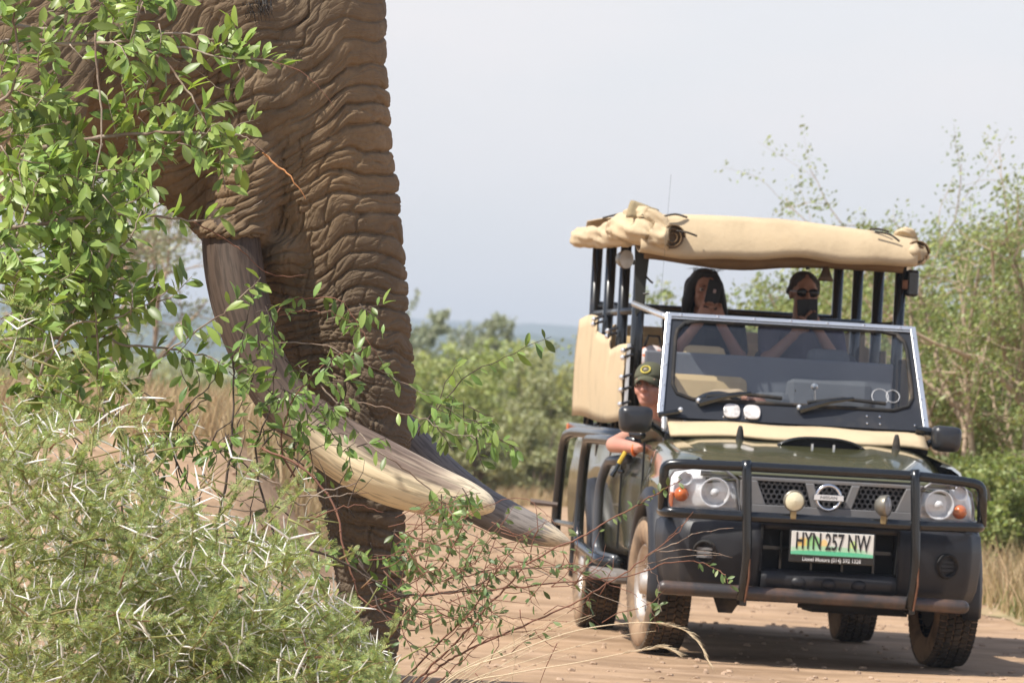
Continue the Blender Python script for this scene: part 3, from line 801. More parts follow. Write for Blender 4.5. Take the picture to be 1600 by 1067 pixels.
# roof canvas
def nz(p, s, k=0): return mnoise.noise(Vector((p[0]*s, p[1]*s, p[2]*s+k)))
def cloth(name, rings, m, parent, amp=.008, s=7, closed=False, solid=.006, cap=True):
    R = []
    for r in rings:
        q = []
        for p in r:
            d = Vector((nz(p, s, 1), nz(p, s, 9), nz(p, s*.8, 17)))*amp
            d += Vector((nz(p, s*3, 1), nz(p, s*3, 9), nz(p, s*2.8, 17)))*amp*.35
            q.append(p+d)
        R.append(q)
    return MB().loft(R, closed=closed, cap=cap).build(name, m, parent, smooth=True, solid=solid)
rings = []
for i in range(41):
    s = i/40*2-1; x = -.01+s*.775
    e = max(0, 1-abs(s)**9)
    zb = 2.150+.018*s+.012*math.sin(s*5+1)+(.012*math.sin(s*11))*.5
    zt = 2.352+.028*(1-abs(s+.1)**2.2)-.03*max(0, s)
    prof = [(1.66, zb+.04), (1.58, zb+.012), (1.49, zb), (1.450, zb+.006), (1.430, zb+.022), (1.430, zb+.05), (1.445, zb+.10), (1.475, zt-.035), (1.50, zt-.014), (1.56, zt-.003), (1.9, zt), (2.6, zt+.02), (3.4, zt+.045), (4.3, zt+.06), (4.36, zt+.02), (4.36, zt-.08)]
    rings.append([Vector((x, y, z)) for y, z in prof])
cloth('roof_canvas', rings, CV, car, .0028, 5)
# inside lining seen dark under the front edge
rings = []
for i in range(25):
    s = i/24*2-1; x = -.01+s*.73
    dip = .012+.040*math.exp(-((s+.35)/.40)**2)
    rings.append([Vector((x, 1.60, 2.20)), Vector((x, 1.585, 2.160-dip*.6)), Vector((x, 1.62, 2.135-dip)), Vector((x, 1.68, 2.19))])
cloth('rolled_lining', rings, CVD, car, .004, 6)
# rolled side flaps
def bundle(name, pts, m, amp=.008, s=9, seg=36):
    pts = smoothline([(a, b, c, r*.86) for a, b, c, r in pts], 5); rings = []
    for i, p in enumerate(pts):
        t = np.array(pts[min(i+1, len(pts)-1)])-np.array(pts[max(i-1, 0)]); t = Vector(t[:3]).normalized()
        a = t.orthogonal().normalized(); b = t.cross(a); r = []
        for k in range(seg):
            an = 2*math.pi*k/seg; rad = p[3]*(1+.10*math.sin(3*an+i*.35)+.07*math.sin(7*an-i*.5)-.16*max(0, math.sin(i*1.7+2*an))**6)
            r.append(Vector(p[:3])+a*rad*math.cos(an)+b*rad*math.sin(an))
        rings.append(r)
    return cloth(name, rings, m, car, amp, s, True, 0)
bundle('rolled_flap', [(-.835, 4.35, 2.315, .045), (-.845, 4.1, 2.305, .068), (-.845, 3.6, 2.295, .072), (-.85, 3.0, 2.275, .066), (-.85, 2.4, 2.265, .080), (-.845, 1.95, 2.255, .085), (-.83, 1.62, 2.245, .070)], CV)
bundle('rolled_flap', [(.795, 4.3, 2.30, .06), (.80, 3.0, 2.27, .068), (.80, 2.0, 2.245, .07), (.79, 1.58, 2.235, .074)], CV)
# the lashed corner bundle at the left front
bundle('corner_roll', [(-.90, 1.85, 2.27, .05), (-.86, 1.70, 2.285, .085), (-.79, 1.55, 2.27, .098), (-.70, 1.44, 2.245, .082), (-.635, 1.40, 2.235, .075)], CV, .010, 14)
bundle('corner_fold', [(-.84, 1.66, 2.345, .045), (-.77, 1.52, 2.355, .052), (-.69, 1.45, 2.325, .045), (-.63, 1.42, 2.29, .028)], CV, .014, 13)
cloth('standing_flap', [[Vector((-.865+.024*j+.004*k, 1.48+.012*j+.01*k, 2.335+.019*k-.0012*j*k)) for k in range(6)] for j in range(8)], mat('canvas_edge', (.33, .26, .15), .95, var=.15), car, .010, 12, solid=.012)
def spiral(cx, cz, y, r, turns=2.6):
    pts = []
    for k in range(60):
        t = k/59; a = t*turns*2*math.pi; rr = r*(1-.8*t); pts.append((cx+rr*math.cos(a), y+.02*t, cz+rr*math.sin(a)))
    return pts
for cx, cz, y, r in ((-.615, 2.238, 1.375, .070), (.765, 2.230, 1.46, .074)):
    P = spiral(cx, cz, y, r)
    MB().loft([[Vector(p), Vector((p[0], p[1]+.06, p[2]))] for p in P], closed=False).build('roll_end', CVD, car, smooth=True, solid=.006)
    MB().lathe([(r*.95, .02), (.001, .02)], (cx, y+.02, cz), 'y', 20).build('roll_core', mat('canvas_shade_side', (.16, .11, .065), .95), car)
bundle('corner_roll', [(.70, 1.50, 2.232, .060), (.765, 1.50, 2.232, .076), (.80, 1.62, 2.235, .07)], CV, .010, 9)
bundle('corner_fold', [(.66, 1.58, 2.335, .025), (.70, 1.55, 2.345, .040), (.745, 1.56, 2.335, .038), (.765, 1.60, 2.30, .02)], CV, .012, 9)
for P in ([(-.60, 1.36, 2.27), (-.54, 1.36, 2.265), (-.48, 1.40, 2.25)], [(-.68, 1.45, 2.345), (-.60, 1.45, 2.365), (-.53, 1.47, 2.352)],
          [(.52, 1.45, 2.335), (.60, 1.44, 2.325), (.66, 1.44, 2.29)], [(.50, 1.50, 2.35), (.55, 1.48, 2.352), (.60, 1.46, 2.34)],
          [(-.95, 1.9, 2.34), (-.86, 1.75, 2.365), (-.78, 1.6, 2.37)]):
    MB().tube(smoothline(P, 4), .006, 5).build('lashing_cord', mat('dark_cord', (.05, .04, .03), .9), car)
# stepped side canvas
poly = [(1.62, 1.225), (1.60, 1.635), (2.45, 1.66), (2.48, 1.735), (3.22, 1.745), (3.25, 1.82), (4.15, 1.84), (4.2, 1.23)]
for sg, xx in ((-1, -.805), (1, .785)):
    def topz(y):
        return 1.64 if y < 2.46 else (1.725 if y < 3.23 else 1.81)
    rings = []
    ysl = [1.60+.1*i for i in range(9)]+[2.455, 2.465]+[2.55+.1*i for i in range(7)]+[3.225, 3.235]+[3.3+.1*i for i in range(10)]
    for y in ysl:
        zt = topz(y)+.012*math.sin((y-1.6)*4.2); rings.append([Vector((sg*(abs(xx)+.010*math.sin(math.pi*k/9)+.015*(1-k/9)), y, 1.215+.02*math.sin(y*2)+(zt-1.215)*k/9)) for k in range(10)])
    cloth('side_canvas', rings, CV, car, .0035, 3.0, solid=.006)
for y, z in ((2.44, 1.69), (2.42, 1.72), (3.2, 1.77), (3.18, 1.80), (1.60, 1.60), (1.60, 1.56), (1.60, 1.45), (1.60, 1.38), (1.60, 1.30)):
    MB().ball((-.83, y, z), .016, 8, 6).build('eyelet', AL, car)
    MB().tube([(-.83, y, z), (-.78, y-.04, z+.02)], .008, 5).build('tie_cord', BK, car)
MB().tube([(-.80, 1.60, 1.64), (-.80, 1.60, 1.20)], .012, 6).build('canvas_edge_rope', AL, car)
# long sill rail, side hoops and running board
MB().tube([(-.80, .75, 1.135), (-.82, 4.3, 1.17)], .022, 8).build('belt_rail', BK, car, smooth=True)
MB().box((-.82, 4.25, 1.16), (.05, .05, .05)).build('marker_lamp', OR, car, bevel=.005)
MB().tube(fillet([(-.80, 1.2, 1.12), (-.90, 2.0, 1.13), (-.93, 3.0, 1.135), (-.95, 3.35, 1.11), (-.96, 3.45, .70), (-.96, 3.45, .48)], .14), .030, 10).build('side_hoop', BK, car, smooth=True)
MB().tube(fillet([(-.80, 1.0, 1.095), (-.90, 1.7, 1.10), (-.925, 2.35, 1.10), (-.935, 2.42, .80), (-.94, 2.40, .50), (-.90, 1.60, .43), (-.78, 1.5, .42)], .14), .030, 10).build('side_hoop', BK, car, smooth=True)
MB().tube(fillet([(-.80, 1.35, 1.0), (-.84, 1.95, .98), (-.87, 2.05, .85), (-.87, 2.05, .45), (-.82, 1.5, .44)], .12), .028, 10).build('side_hoop', mat('grey_steel', (.06, .065, .075), .35, coat=.3), car, smooth=True)
for z in (.60,):
    MB().tube([(-.94, 2.45, z), (-.965, 3.45, z)], .018, 6).build('hoop_brace', BK, car)
for z in (.70,):
    MB().tube([(-.96, 3.42, z), (-1.12, 3.44, z+.01)], [.016, .022], 6).build('step_peg', mat('rusty_steel', (.13, .10, .085), .7, var=.3), car)
MB().box((-.86, 1.15, .365), (.16, 1.2, .06)).build('running_board', mat('dusty_plate', (.20, .175, .155), .6, var=.2), car, bevel=.02)

# interior
mb = MB(); mb.box((0, .72, 1.12), (1.36, .22, .16)); mb.box((0, 2.5, .74), (1.45, 3.6, .06)); mb.box((0, .60, .95), (1.4, .05, .4)); mb.box((0, 4.3, .95), (1.45, .05, .5)); mb.build('dashboard', mat('dash_grey', (.06, .062, .07), .7), car, bevel=.02)
def seat(x, y, z, w, h, m, name='front_seat', head=False):
    st = empty(name, (x, y, 0), parent=car)
    MB().box((0, -.05, z), (w, .46, .14)).build('cushion', m, st, bevel=.04)
    q = Matrix.Rotation(-.20, 3, 'X')
    MB().box((0, .22, z+h/2), (w, .13, h), q).build('backrest', m, st, bevel=.05)
    if head: MB().box((0, .30, z+h+.07), (.24, .09, .17), q).build('headrest', m, st, bevel=.04)
    MB().box((0, 0, z-.25), (w*.7, .4, .36)).build('seat_base', DK, st)
seat(-.36, 1.42, .92, .50, .58, SEAT, head=True); seat(.34, 1.42, .92, .50, .60, SEATG, head=True)
for x in (-.34, .34):
    seat(x, 2.32, 1.15, .60, .52, SEATG if x > 0 else SEAT, 'bench_seat')
for x in (-.36, .36): seat(x, 3.15, 1.22, .60, .50, SEAT, 'bench_seat')
seat(0, 3.85, 1.28, 1.3, .52, SEAT, 'bench_seat')
seat(.02, 1.40, .92, .22, .50, SEATG, 'centre_seat')
MB().box((0, 1.66, 1.24), (1.40, .03, .74)).build('reflection_panel', mat('reflection_grey', (.14, .15, .17), .75, var=.12, vscale=2.5), car, bevel=.01)  # added panel, its grey stands in for the sky reflection in the windscreen
sw = empty('steering_wheel', (-.36, .95, 1.22), parent=car)
ring = [(.18*math.cos(t), .18*math.sin(t)*.38, .18*math.sin(t)*.92) for t in [2*math.pi*k/28 for k in range(28)]]
MB().tube(ring, .015, 8, closed=True).build('wheel_rim', BK, sw, smooth=True)
MB().tube([(-.17, 0, 0), (.17, 0, 0)], .014, 6).tube([(0, 0, 0), (0, -.05, -.16)], .014, 6).ball((0, -.02, 0), .05).build('spokes', BK, sw)
MB().tube([(.10, .78, 1.24), (.14, .80, 1.34), (.13, .8, 1.44)], .006, 6).ball((.13, .8, 1.45), .02).build('gooseneck', AL, car)
MB().box((.0, .62, 1.42), (.006, .004, .01)).build('mirror_stub', BK, car)
# ------------------------------------------------------------------ the elephant, side on, walking out from the left
EK = 21.0/FPX; E0 = W(500, 400, 21.0)
def E(u, v, w=0.0): return E0+cR*((u-500)*EK)-cU*((v-400)*EK)-cF*w
def Einv(p):
    q = p-E0; return 500+q.dot(cR)/EK, 400-q.dot(cU)/EK, -q.dot(cF)
el_loc = E(-700, 400, -.1); el_loc.z = 0
eleph = empty('elephant', el_loc, 0, 'brown wrinkled elephant with two long worn tusks, head and trunk seen side on', 'elephant')
skin = bpy.data.materials.new('elephant_skin'); skin.use_nodes = True
n = skin.node_tree; L = n.links; p = n.nodes['Principled BSDF']; p.inputs['Roughness'].default_value = .82; p.inputs['Specular IOR Level'].default_value = .25
tcn = n.nodes.new('ShaderNodeTexCoord'); ob = tcn.outputs['Object']
def NN(scale, det=6, rg=.6, kind='ShaderNodeTexNoise'):
    q = n.nodes.new(kind); q.inputs['Scale'].default_value = scale
    if 'Noise' in kind: q.inputs['Detail'].default_value = det; q.inputs['Roughness'].default_value = rg
    L.new(ob, q.inputs['Vector']); return q
def MR(inp, a, b, c, d):
    r = n.nodes.new('ShaderNodeMapRange'); 
    for i, x in enumerate((a, b, c, d)): r.inputs[i+1].default_value = x
    L.new(inp, r.inputs[0]); return r.outputs[0]
def MIX(f, a, b, bt='MIX'):
    x = n.nodes.new('ShaderNodeMixRGB'); x.blend_type = bt
    if isinstance(f, float): x.inputs[0].default_value = f
    else: L.new(f, x.inputs[0])
    for i, q in ((1, a), (2, b)):
        if isinstance(q, tuple): x.inputs[i].default_value = col(q)
        else: L.new(q, x.inputs[i])
    return x.outputs[0]
c = MIX(MR(NN(1.3).outputs[0], .40, .62, 0, 1), (.235, .156, .084), (.150, .106, .064))
c = MIX(MR(NN(4.5).outputs[0], .52, .75, 0, .8), c, (.30, .215, .13))
c = MIX(MR(NN(38, 3).outputs[0], .35, .7, 0, .35), c, (.12, .078, .05))
sz = n.nodes.new('ShaderNodeSeparateXYZ'); L.new(ob, sz.inputs[0])
c = MIX(MR(sz.outputs[2], .8, 2.1, .85, 0.0), c, (.105, .082, .060))    # shade on the lower trunk painted into the skin, darkening downwards
L.new(c, p.inputs['Base Color'])
b1 = n.nodes.new('ShaderNodeBump'); b1.inputs['Strength'].default_value = .45; b1.inputs['Distance'].default_value = .004
vo = n.nodes.new('ShaderNodeTexVoronoi'); vo.feature = 'DISTANCE_TO_EDGE'; vo.inputs['Scale'].default_value = 1.0
fat = n.nodes.new('ShaderNodeAttribute'); fat.attribute_name = 'fold'
fmp = n.nodes.new('ShaderNodeMapping'); fmp.inputs['Scale'].default_value = (6.0, 9, 3.0); L.new(fat.outputs['Vector'], fmp.inputs[0])
wv = n.nodes.new('ShaderNodeMixRGB'); wv.blend_type = 'ADD'; wv.inputs[0].default_value = .55; L.new(fmp.outputs[0], wv.inputs[1]); L.new(NN(14, 3).outputs[1], wv.inputs[2]); L.new(wv.outputs[0], vo.inputs['Vector'])
L.new(MR(vo.outputs['Distance'], 0, .10, 0, 1), b1.inputs['Height'])
b2 = n.nodes.new('ShaderNodeBump'); b2.inputs['Strength'].default_value = .6; b2.inputs['Distance'].default_value = .004; L.new(NN(70, 5, .6).outputs[0], b2.inputs['Height']); L.new(b1.outputs[0], b2.inputs['Normal'])
L.new(b2.outputs[0], p.inputs['Normal'])

mb = MB()
def ring2(c, t, a, b, seg=28):   # c=(u,v,w); t tangent in the u,v plane; a px half width across, b metres half depth
    L_ = math.hypot(*t); nx_, ny_ = -t[1]/L_, t[0]/L_
    return [E(c[0]+nx_*a*math.cos(q), c[1]+ny_*a*math.cos(q), c[2]+b*math.sin(q)) for q in [2*math.pi*k/seg for k in range(seg)]]
TR = [(455, -90, 120, .26, 0), (452, -40, 148, .33, 0), (450, 30, 155, .36, 0), (452, 100, 154, .36, 0), (462, 170, 149, .345, 0), (480, 240, 137, .325, .0), (500, 310, 126, .295, .0), (519, 380, 114, .27, 0), (533, 440, 105, .255, 0), (545, 510, 98, .24, .0), (556, 580, 94, .23, 0), (563, 640, 87, .215, 0), (564, 700, 79, .2, 0), (567, 770, 70, .185, 0), (575, 850, 61, .165, 0), (579, 930, 54, .15, 0), (574, 1000, 51, .14, 0), (556, 1062, 47, .13, 0), (528, 1095, 40, .115, 0), (500, 1100, 30, .09, 0)]
TRs = smoothline(TR, 3)
rings = []
for i, q in enumerate(TRs):
    a = TRs[max(i-1, 0)]; b = TRs[min(i+1, len(TRs)-1)]
    rings.append(ring2((q[0], q[1], q[4]), (b[0]-a[0], b[1]-a[1]), q[2], q[3]))
mb.loft(rings)
def eb(u, v, w, ru, rv, rw, rot=0): mb.ball(E(u, v, w), (ru*EK, rv*EK, rw), 24, 16, Matrix((cR, -cU*-1, -cF)).transposed() @ Matrix.Rotation(rot, 3, 'Z') @ Matrix(((1, 0, 0), (0, 1, 0), (0, 0, 1))))
eb(400, -110, 0, 205, 210, .40)            # skull
eb(510, -60, 0, 95, 160, .27)              # brow
eb(392, 150, 0, 150, 205, .385)            # cheek
eb(405, 120, .12, 120, 160, .30)
eb(300, 190, 0, 95, 110, .30)              # jaw
mb.capsule(E(260, 200, 0), E(380, 350, 0), .26, .17)
mb.capsule(E(462, 380, 0), E(512, 570, 0), .21, .19)
for w in (.22, -.24):
    mb.capsule(E(405, 220, w*.9), E(378, 345, w*1.18), .165, .150)     # tusk sheaths
    mb.ball(E(446, 398, w*.85), .105)
mb.capsule(E(350, 30, 0), E(-250, 80, -.1), .48, .84, 24)             # neck
eb(-860, 110, -.12, 760, 335, .86)
eb(-560, 60, -.1, 420, 300, .78)
eb(-1250, 80, -.2, 380, 320, .78)
def leg(u, w, r0, r1, top=250):
    a = E(u, top, w); b = Vector((a.x, a.y, .55)); c = Vector((a.x+.05, a.y, .12))
    mb.capsule(a, b, r0, r1, 20); mb.capsule(b, c, r1, r1*1.12, 20); mb.lathe([(.0, .0), (r1*1.15, .0), (r1*1.2, .12), (r1, .3), (0, .3)], (c.x, c.y, 0), 'z', 20, True)
leg(-330, .34, .36, .215); leg(-420, -.55, .34, .215); leg(-1330, .22, .42, .21, 230); leg(-1220, -.62, .40, .21, 230)
mb.chain([E(-1640, 0, -.2), E(-1690, 200, -.2), E(-1670, 420, -.2), E(-1680, 480, -.2)], [.08, .045, .03, .045])
def ear(sg):
    out = [(290, -250, .40), (150, -330, .52), (-50, -340, .60), (-200, -240, .70), (-240, -20, .82), (-170, 170, .90), (-40, 290, .92), (60, 338, .88), (118, 285, .82), (158, 190, .72), (182, 90, .60), (235, -40, .46)]
    O_ = smoothline(out+[out[0]], 5)[:-1]
    cx, cy, cw = 60, -20, .66
    def layer(off):
        rings = []
        for t in (.001, .25, .5, .75, .92, 1.0):
            th = off*(1 if t < .9 else (.9 if t < 1 else .35))
            rings.append([E(cx+(a-cx)*t, cy+(b-cy)*t, sg*((cw+(c-cw)*t)+.03*math.sin(k*.55)*t*t+.06*(1-t)+th)) for k, (a, b, c) in enumerate(O_)])
        return rings
    A = layer(.028); B = layer(-.028)
    mb.loft(list(A)+list(reversed(B)), closed=True, cap=True)
    mb.capsule(E(290, -200, sg*.30), E(200, 60, sg*.45), .16, .13)
ear(1); ear(-1)
mb.tube([E(368, 362, .285)+cR*(.128*math.cos(t))-cF*(.128*math.sin(t))+Vector((0, 0, .012*math.cos(t+2))) for t in [2*math.pi*k/24 for k in range(24)]], .034, 10, closed=True)   # fleshy lip round the tusk
# eyelids
def fold(pts, r): mb.chain([E(*q) for q in pts], r if isinstance(r, list) else [r]*len(pts))
fold([(350, 24, .37), (374, 2, .40), (402, -8, .415), (430, 2, .40), (446, 20, .37)], .026)
fold([(360, 44, .37), (385, 44, .395), (412, 38, .40), (438, 28, .385)], .020)
fold([(335, -8, .355), (370, -34, .385), (410, -42, .39), (450, -22, .37)], .028)
fold([(330, 60, .37), (370, 66, .38), (415, 58, .39), (452, 40, .37)], .02)
body = mb.remesh('body', skin, None, .009, smooth=8)
me = body.data
bm = bmesh.new(); bm.from_mesh(me); sel = set()      # finer skin where the photograph looks closely
for f_ in bm.faces:
    u_, v_, w_ = Einv(f_.calc_center_median())
    if u_ > 225 and -30 < v_ < 1090 and w_ > -.08:
        for e_ in f_.edges: sel.add(e_)
bmesh.ops.subdivide_edges(bm, edges=list(sel), cuts=1, use_grid_fill=True); bm.to_mesh(me); bm.free(); me.shade_smooth()
N = len(me.vertices); co = np.empty(N*3, np.float32); me.vertices.foreach_get('co', co); co = co.reshape(-1, 3).astype(float)
no = np.empty(N*3, np.float32); me.vertices.foreach_get('normal', no); no = no.reshape(-1, 3).astype(float)
q = co-np.array(E0); U_ = 500+(q @ np.array(cR))/EK; V_ = 400-(q @ np.array(cU))/EK; W_ = -(q @ np.array(cF))
mns = mnoise.noise; vor = mnoise.voronoi
disp = np.zeros(N); fold_at = np.zeros((N, 3)); fold_at[:, 0] = U_*.01; fold_at[:, 1] = V_*.01; fold_at[:, 2] = W_*2
for i in range(N):
    u, v, w = U_[i], V_[i], W_[i]
    if u < -60 or w < -.35:
        if u > -700:
            pz = Vector((co[i][0]*9, co[i][1]*9, co[i][2]*9)); dd, _ = vor(pz); disp[i] = -.008*math.exp(-((dd[1]-dd[0])/.16)**2)
        continue
    wx = mns(Vector((u*.011, v*.011, w*4))); wy = mns(Vector((u*.011+30, v*.011, w*4)))
    wf = mns(Vector((u*.045, v*.045, w*9+7)))
    # fold direction: level round the front of the trunk, rising towards the brow over the cheek
    k = min(0.0, u-545+wx*20)
    s = v+.62*k if v < 430 else v+.62*k*max(0, 1-(v-430)/120)
    if v > 480: s -= .30*min(1, (v-480)/120)*(u-560)
    s += 16*wx+3.2*wf
    face = 1/(1+math.exp((u-(455+.10*v))/22))          # 1 on the cheek
    lam = 33+6*mns(Vector((u*.004, v*.006, 3)))
    ph = s/lam
    def cr(x, wd): 
        d_ = abs(x-round(x)); return math.exp(-(d_/wd)**2)
    front = 1-face
    a1 = .75+.6*mns(Vector((u*.014, v*.02, w*3+9))); a2 = max(0, .45+1.1*mns(Vector((u*.02+5, v*.03, w*5))))
    p2 = s/16.5+.5*wx+.2*wf
    hgt = front*(.0110*(.8+.3*a2)*(abs(math.sin(math.pi*ph))**.6-.8)-.0145*a1*cr(ph, .065))-front*.0060*a2*cr(p2, .10)
    p3 = s/22.0+.8*wx
    hgt += face*(.0070*(abs(math.sin(math.pi*p3))**.7-.8)-.0090*a1*cr(p3, .085)-.0030*a2*cr(p3*1.9, .2))
    # short cracks across each fold
    t = u+.35*v+14*wy+w*230
    row = math.floor(ph*(1 if front > .5 else 1.6)); jit = mns(Vector((row*1.7, 2.2, .3)))*3
    a3 = max(.22, .55+1.1*mns(Vector((u*.016+15, v*.016, w*4))))
    hgt -= .0115*a3*cr(t/(33+4*jit)+.30*jit+.22*wf, .070)
    dd, _ = vor(Vector((t/46+jit, s/27, w*7))); hgt -= (.0035*front+.003*face)*a1*math.exp(-((dd[1]-dd[0])/.09)**2)
    if v > 400: hgt -= (.0035*cr(t/17+jit*1.7+.4*wf, .11)+.0075*cr(s/17+.25*wf+.5, .10)*(.5+.7*a2))*min(1, (v-400)/100)
    fold_at[i] = (t*.01, s*.01, w*2)
    er = math.hypot((u-404)/52, (v-14)/30)
    if er < 1.4 and w > .2: hgt *= .4
    # broad swells
    hgt += .010*mns(Vector((u*.012, v*.02, w*3+4)))
    fade = 1.0
    if v < 130 and u > 490: fade = .25+.75*max(0, v)/130
    if u < 200: fade *= .55
    disp[i] = hgt*fade
co += no*disp[:, None]
me.vertices.foreach_set('co', co.astype(np.float32).reshape(-1)); me.update()
me.transform(Matrix.Translation(-el_loc)); body.parent = eleph
fa = me.attributes.new('fold', 'FLOAT_VECTOR', 'POINT'); fa.data.foreach_set('vector', fold_at.astype(np.float32).reshape(-1))
EL = lambda u, v, w: E(u, v, w)-el_loc
# eye with lashes
MB().ball(EL(404, 14, .392), .046, 20, 14).build('eye', mat('eye_dark', (.012, .008, .006), .08, coat=1), eleph, smooth=True)
lash = MB()
for k in range(46):
    u = rnd.uniform(388, 432); w = .43+rnd.uniform(-.006, .01)
    a = EL(u, rnd.uniform(4, 22), w); l = rnd.uniform(16, 34)
    lash.tube([a, a+(EL(u+rnd.uniform(-2, 5), 20+l*.5, w+.03)-EL(u, 20, w)), a+(EL(u+rnd.uniform(-4, 10), 20+l, w+.02)-EL(u, 20, w))], [.0016, .0012, .0003], 4)
lash.build('eyelashes', mat('lash_hair', (.015, .012, .01), .6), eleph)

def tusk(path, cols, name='tusk'):
    P = smoothline(path, 7); rings = []
    for i, q in enumerate(P):
        a = P[max(i-1, 0)]; b = P[min(i+1, len(P)-1)]; t = (EL(*b[:3])-EL(*a[:3])).normalized()
        x = t.cross(cF).normalized(); y = t.cross(x); R = q[3]*EK*.95; r = []
        for k in range(36):
            an = 2*math.pi*k/36
            rr = R*(1+.020*mnoise.noise(Vector((math.cos(an)*3, math.sin(an)*3, i*.05)))+.012*mnoise.noise(Vector((math.cos(an)*9, math.sin(an)*9, i*.12))))
            r.append(EL(*q[:3])+x*rr*math.cos(an)+y*rr*math.sin(an))
        rings.append(r)
    mb = MB(); mb.loft(rings)
    o = mb.build(name, cols, eleph, smooth=True)
    uv = o.data.attributes.new('along', 'FLOAT', 'POINT')
    vals = [i/(len(P)-1) for i in range(len(P)) for k in range(36)]; uv.data.foreach_set('value', vals)
    cs = o.data.attributes.new('around', 'FLOAT_VECTOR', 'POINT')
    vv = []
    for i in range(len(P)):
        for k in range(36):
            an = 2*math.pi*k/36; vv += [math.cos(an), math.sin(an), i/(len(P)-1)]
    cs.data.foreach_set('vector', vv)
    return o
def ivory(name, ramp, tipside=True, under=True):
    M = bpy.data.materials.new(name); M.use_nodes = True; n = M.node_tree; L = n.links; p = n.nodes['Principled BSDF']
    p.inputs['Roughness'].default_value = .62; p.inputs['Specular IOR Level'].default_value = .3
    at = n.nodes.new('ShaderNodeAttribute'); at.attribute_name = 'along'; av = n.nodes.new('ShaderNodeAttribute'); av.attribute_name = 'around'
    mp = n.nodes.new('ShaderNodeMapping'); mp.inputs['Scale'].default_value = (2.5, 2.5, 5); L.new(av.outputs['Vector'], mp.inputs[0])
    ns = n.nodes.new('ShaderNodeTexNoise'); ns.inputs['Scale'].default_value = 1.6; ns.inputs['Detail'].default_value = 8; L.new(mp.outputs[0], ns.inputs['Vector'])
    a = n.nodes.new('ShaderNodeMath'); a.operation = 'MULTIPLY_ADD'; a.inputs[1].default_value = .30; L.new(ns.outputs[0], a.inputs[0]); L.new(at.outputs['Fac'], a.inputs[2])
    s_ = n.nodes.new('ShaderNodeMath'); s_.operation = 'SUBTRACT'; s_.inputs[1].default_value = .15; L.new(a.outputs[0], s_.inputs[0])
    r = n.nodes.new('ShaderNodeValToRGB'); L.new(s_.outputs[0], r.inputs[0]); e = r.color_ramp.elements
    while len(e) < len(ramp): e.new(.5)
    for i, (pos, cc) in enumerate(ramp): e[i].position = pos; e[i].color = col(cc)
    cur = r.outputs[0]
    if under:   # the lower edge is rubbed to clean yellow ivory
        sp = n.nodes.new('ShaderNodeSeparateXYZ'); L.new(av.outputs['Vector'], sp.inputs[0])
        m1 = n.nodes.new('ShaderNodeMath'); m1.operation = 'MULTIPLY_ADD'; m1.inputs[1].default_value = .5; L.new(ns.outputs[0], m1.inputs[0]); ng = n.nodes.new('ShaderNodeMath'); ng.operation = 'MULTIPLY'; ng.inputs[1].default_value = -1; L.new(sp.outputs[0], ng.inputs[0]); L.new(ng.outputs[0], m1.inputs[2])
        mr = n.nodes.new('ShaderNodeMapRange'); mr.inputs[1].default_value = under[0]; mr.inputs[2].default_value = under[1]; L.new(m1.outputs[0], mr.inputs[0])
        lim = n.nodes.new('ShaderNodeMapRange'); lim.inputs[1].default_value = .42; lim.inputs[2].default_value = .55; L.new(at.outputs['Fac'], lim.inputs[0])
        mm = n.nodes.new('ShaderNodeMath'); mm.operation = 'MULTIPLY'; L.new(mr.outputs[0], mm.inputs[0]); L.new(lim.outputs[0], mm.inputs[1])
        x = n.nodes.new('ShaderNodeMixRGB'); x.inputs[2].default_value = (.90, .75, .50, 1); L.new(mm.outputs[0], x.inputs[0]); L.new(cur, x.inputs[1]); cur = x.outputs[0]
    # long grain lines
    mp2 = n.nodes.new('ShaderNodeMapping'); mp2.inputs['Scale'].default_value = (7, 7, 14); L.new(av.outputs['Vector'], mp2.inputs[0])
    g = n.nodes.new('ShaderNodeTexNoise'); g.inputs['Scale'].default_value = 1.2; g.inputs['Detail'].default_value = 6; L.new(mp2.outputs[0], g.inputs['Vector'])
    g2 = n.nodes.new('ShaderNodeMapRange'); g2.inputs[1].default_value = .40; g2.inputs[2].default_value = .50; g2.inputs[3].default_value = .62; g2.inputs[4].default_value = 1; L.new(g.outputs[0], g2.inputs[0])
    x = n.nodes.new('ShaderNodeMixRGB'); x.blend_type = 'MULTIPLY'; x.inputs[0].default_value = 1; L.new(cur, x.inputs[1]); L.new(g2.outputs[0], x.inputs[2])
    L.new(x.outputs[0], p.inputs['Base Color'])
    b = n.nodes.new('ShaderNodeBump'); b.inputs['Strength'].default_value = .5; b.inputs['Distance'].default_value = .006; L.new(g.outputs[0], b.inputs['Height']); L.new(b.outputs[0], p.inputs['Normal'])
    return M
iv1 = ivory('worn_ivory', [(0, (.070, .043, .027)), (.22, (.095, .067, .05)), (.45, (.115, .082, .062)), (.60, (.20, .145, .115)), (.68, (.38, .30, .23)), (.75, (.70, .59, .43)), (1, (.80, .70, .52))], under=(-.15, .30))
iv2 = ivory('grey_ivory', [(0, (.14, .12, .11)), (.55, (.22, .195, .18)), (.79, (.27, .24, .215)), (.825, (.60, .50, .36)), (1, (.62, .52, .38))], under=None)
tusk([(376, 300, .24, 36), (367, 345, .275, 45), (371, 410, .32, 48), (385, 480, .37, 47), (410, 555, .41, 42), (452, 625, .45, 42), (520, 683, .49, 47), (595, 727, .53, 50), (670, 757, .56, 42), (725, 771, .575, 31), (757, 780, .585, 20), (771, 785, .588, 9), (774, 786, .588, 2)], iv1)
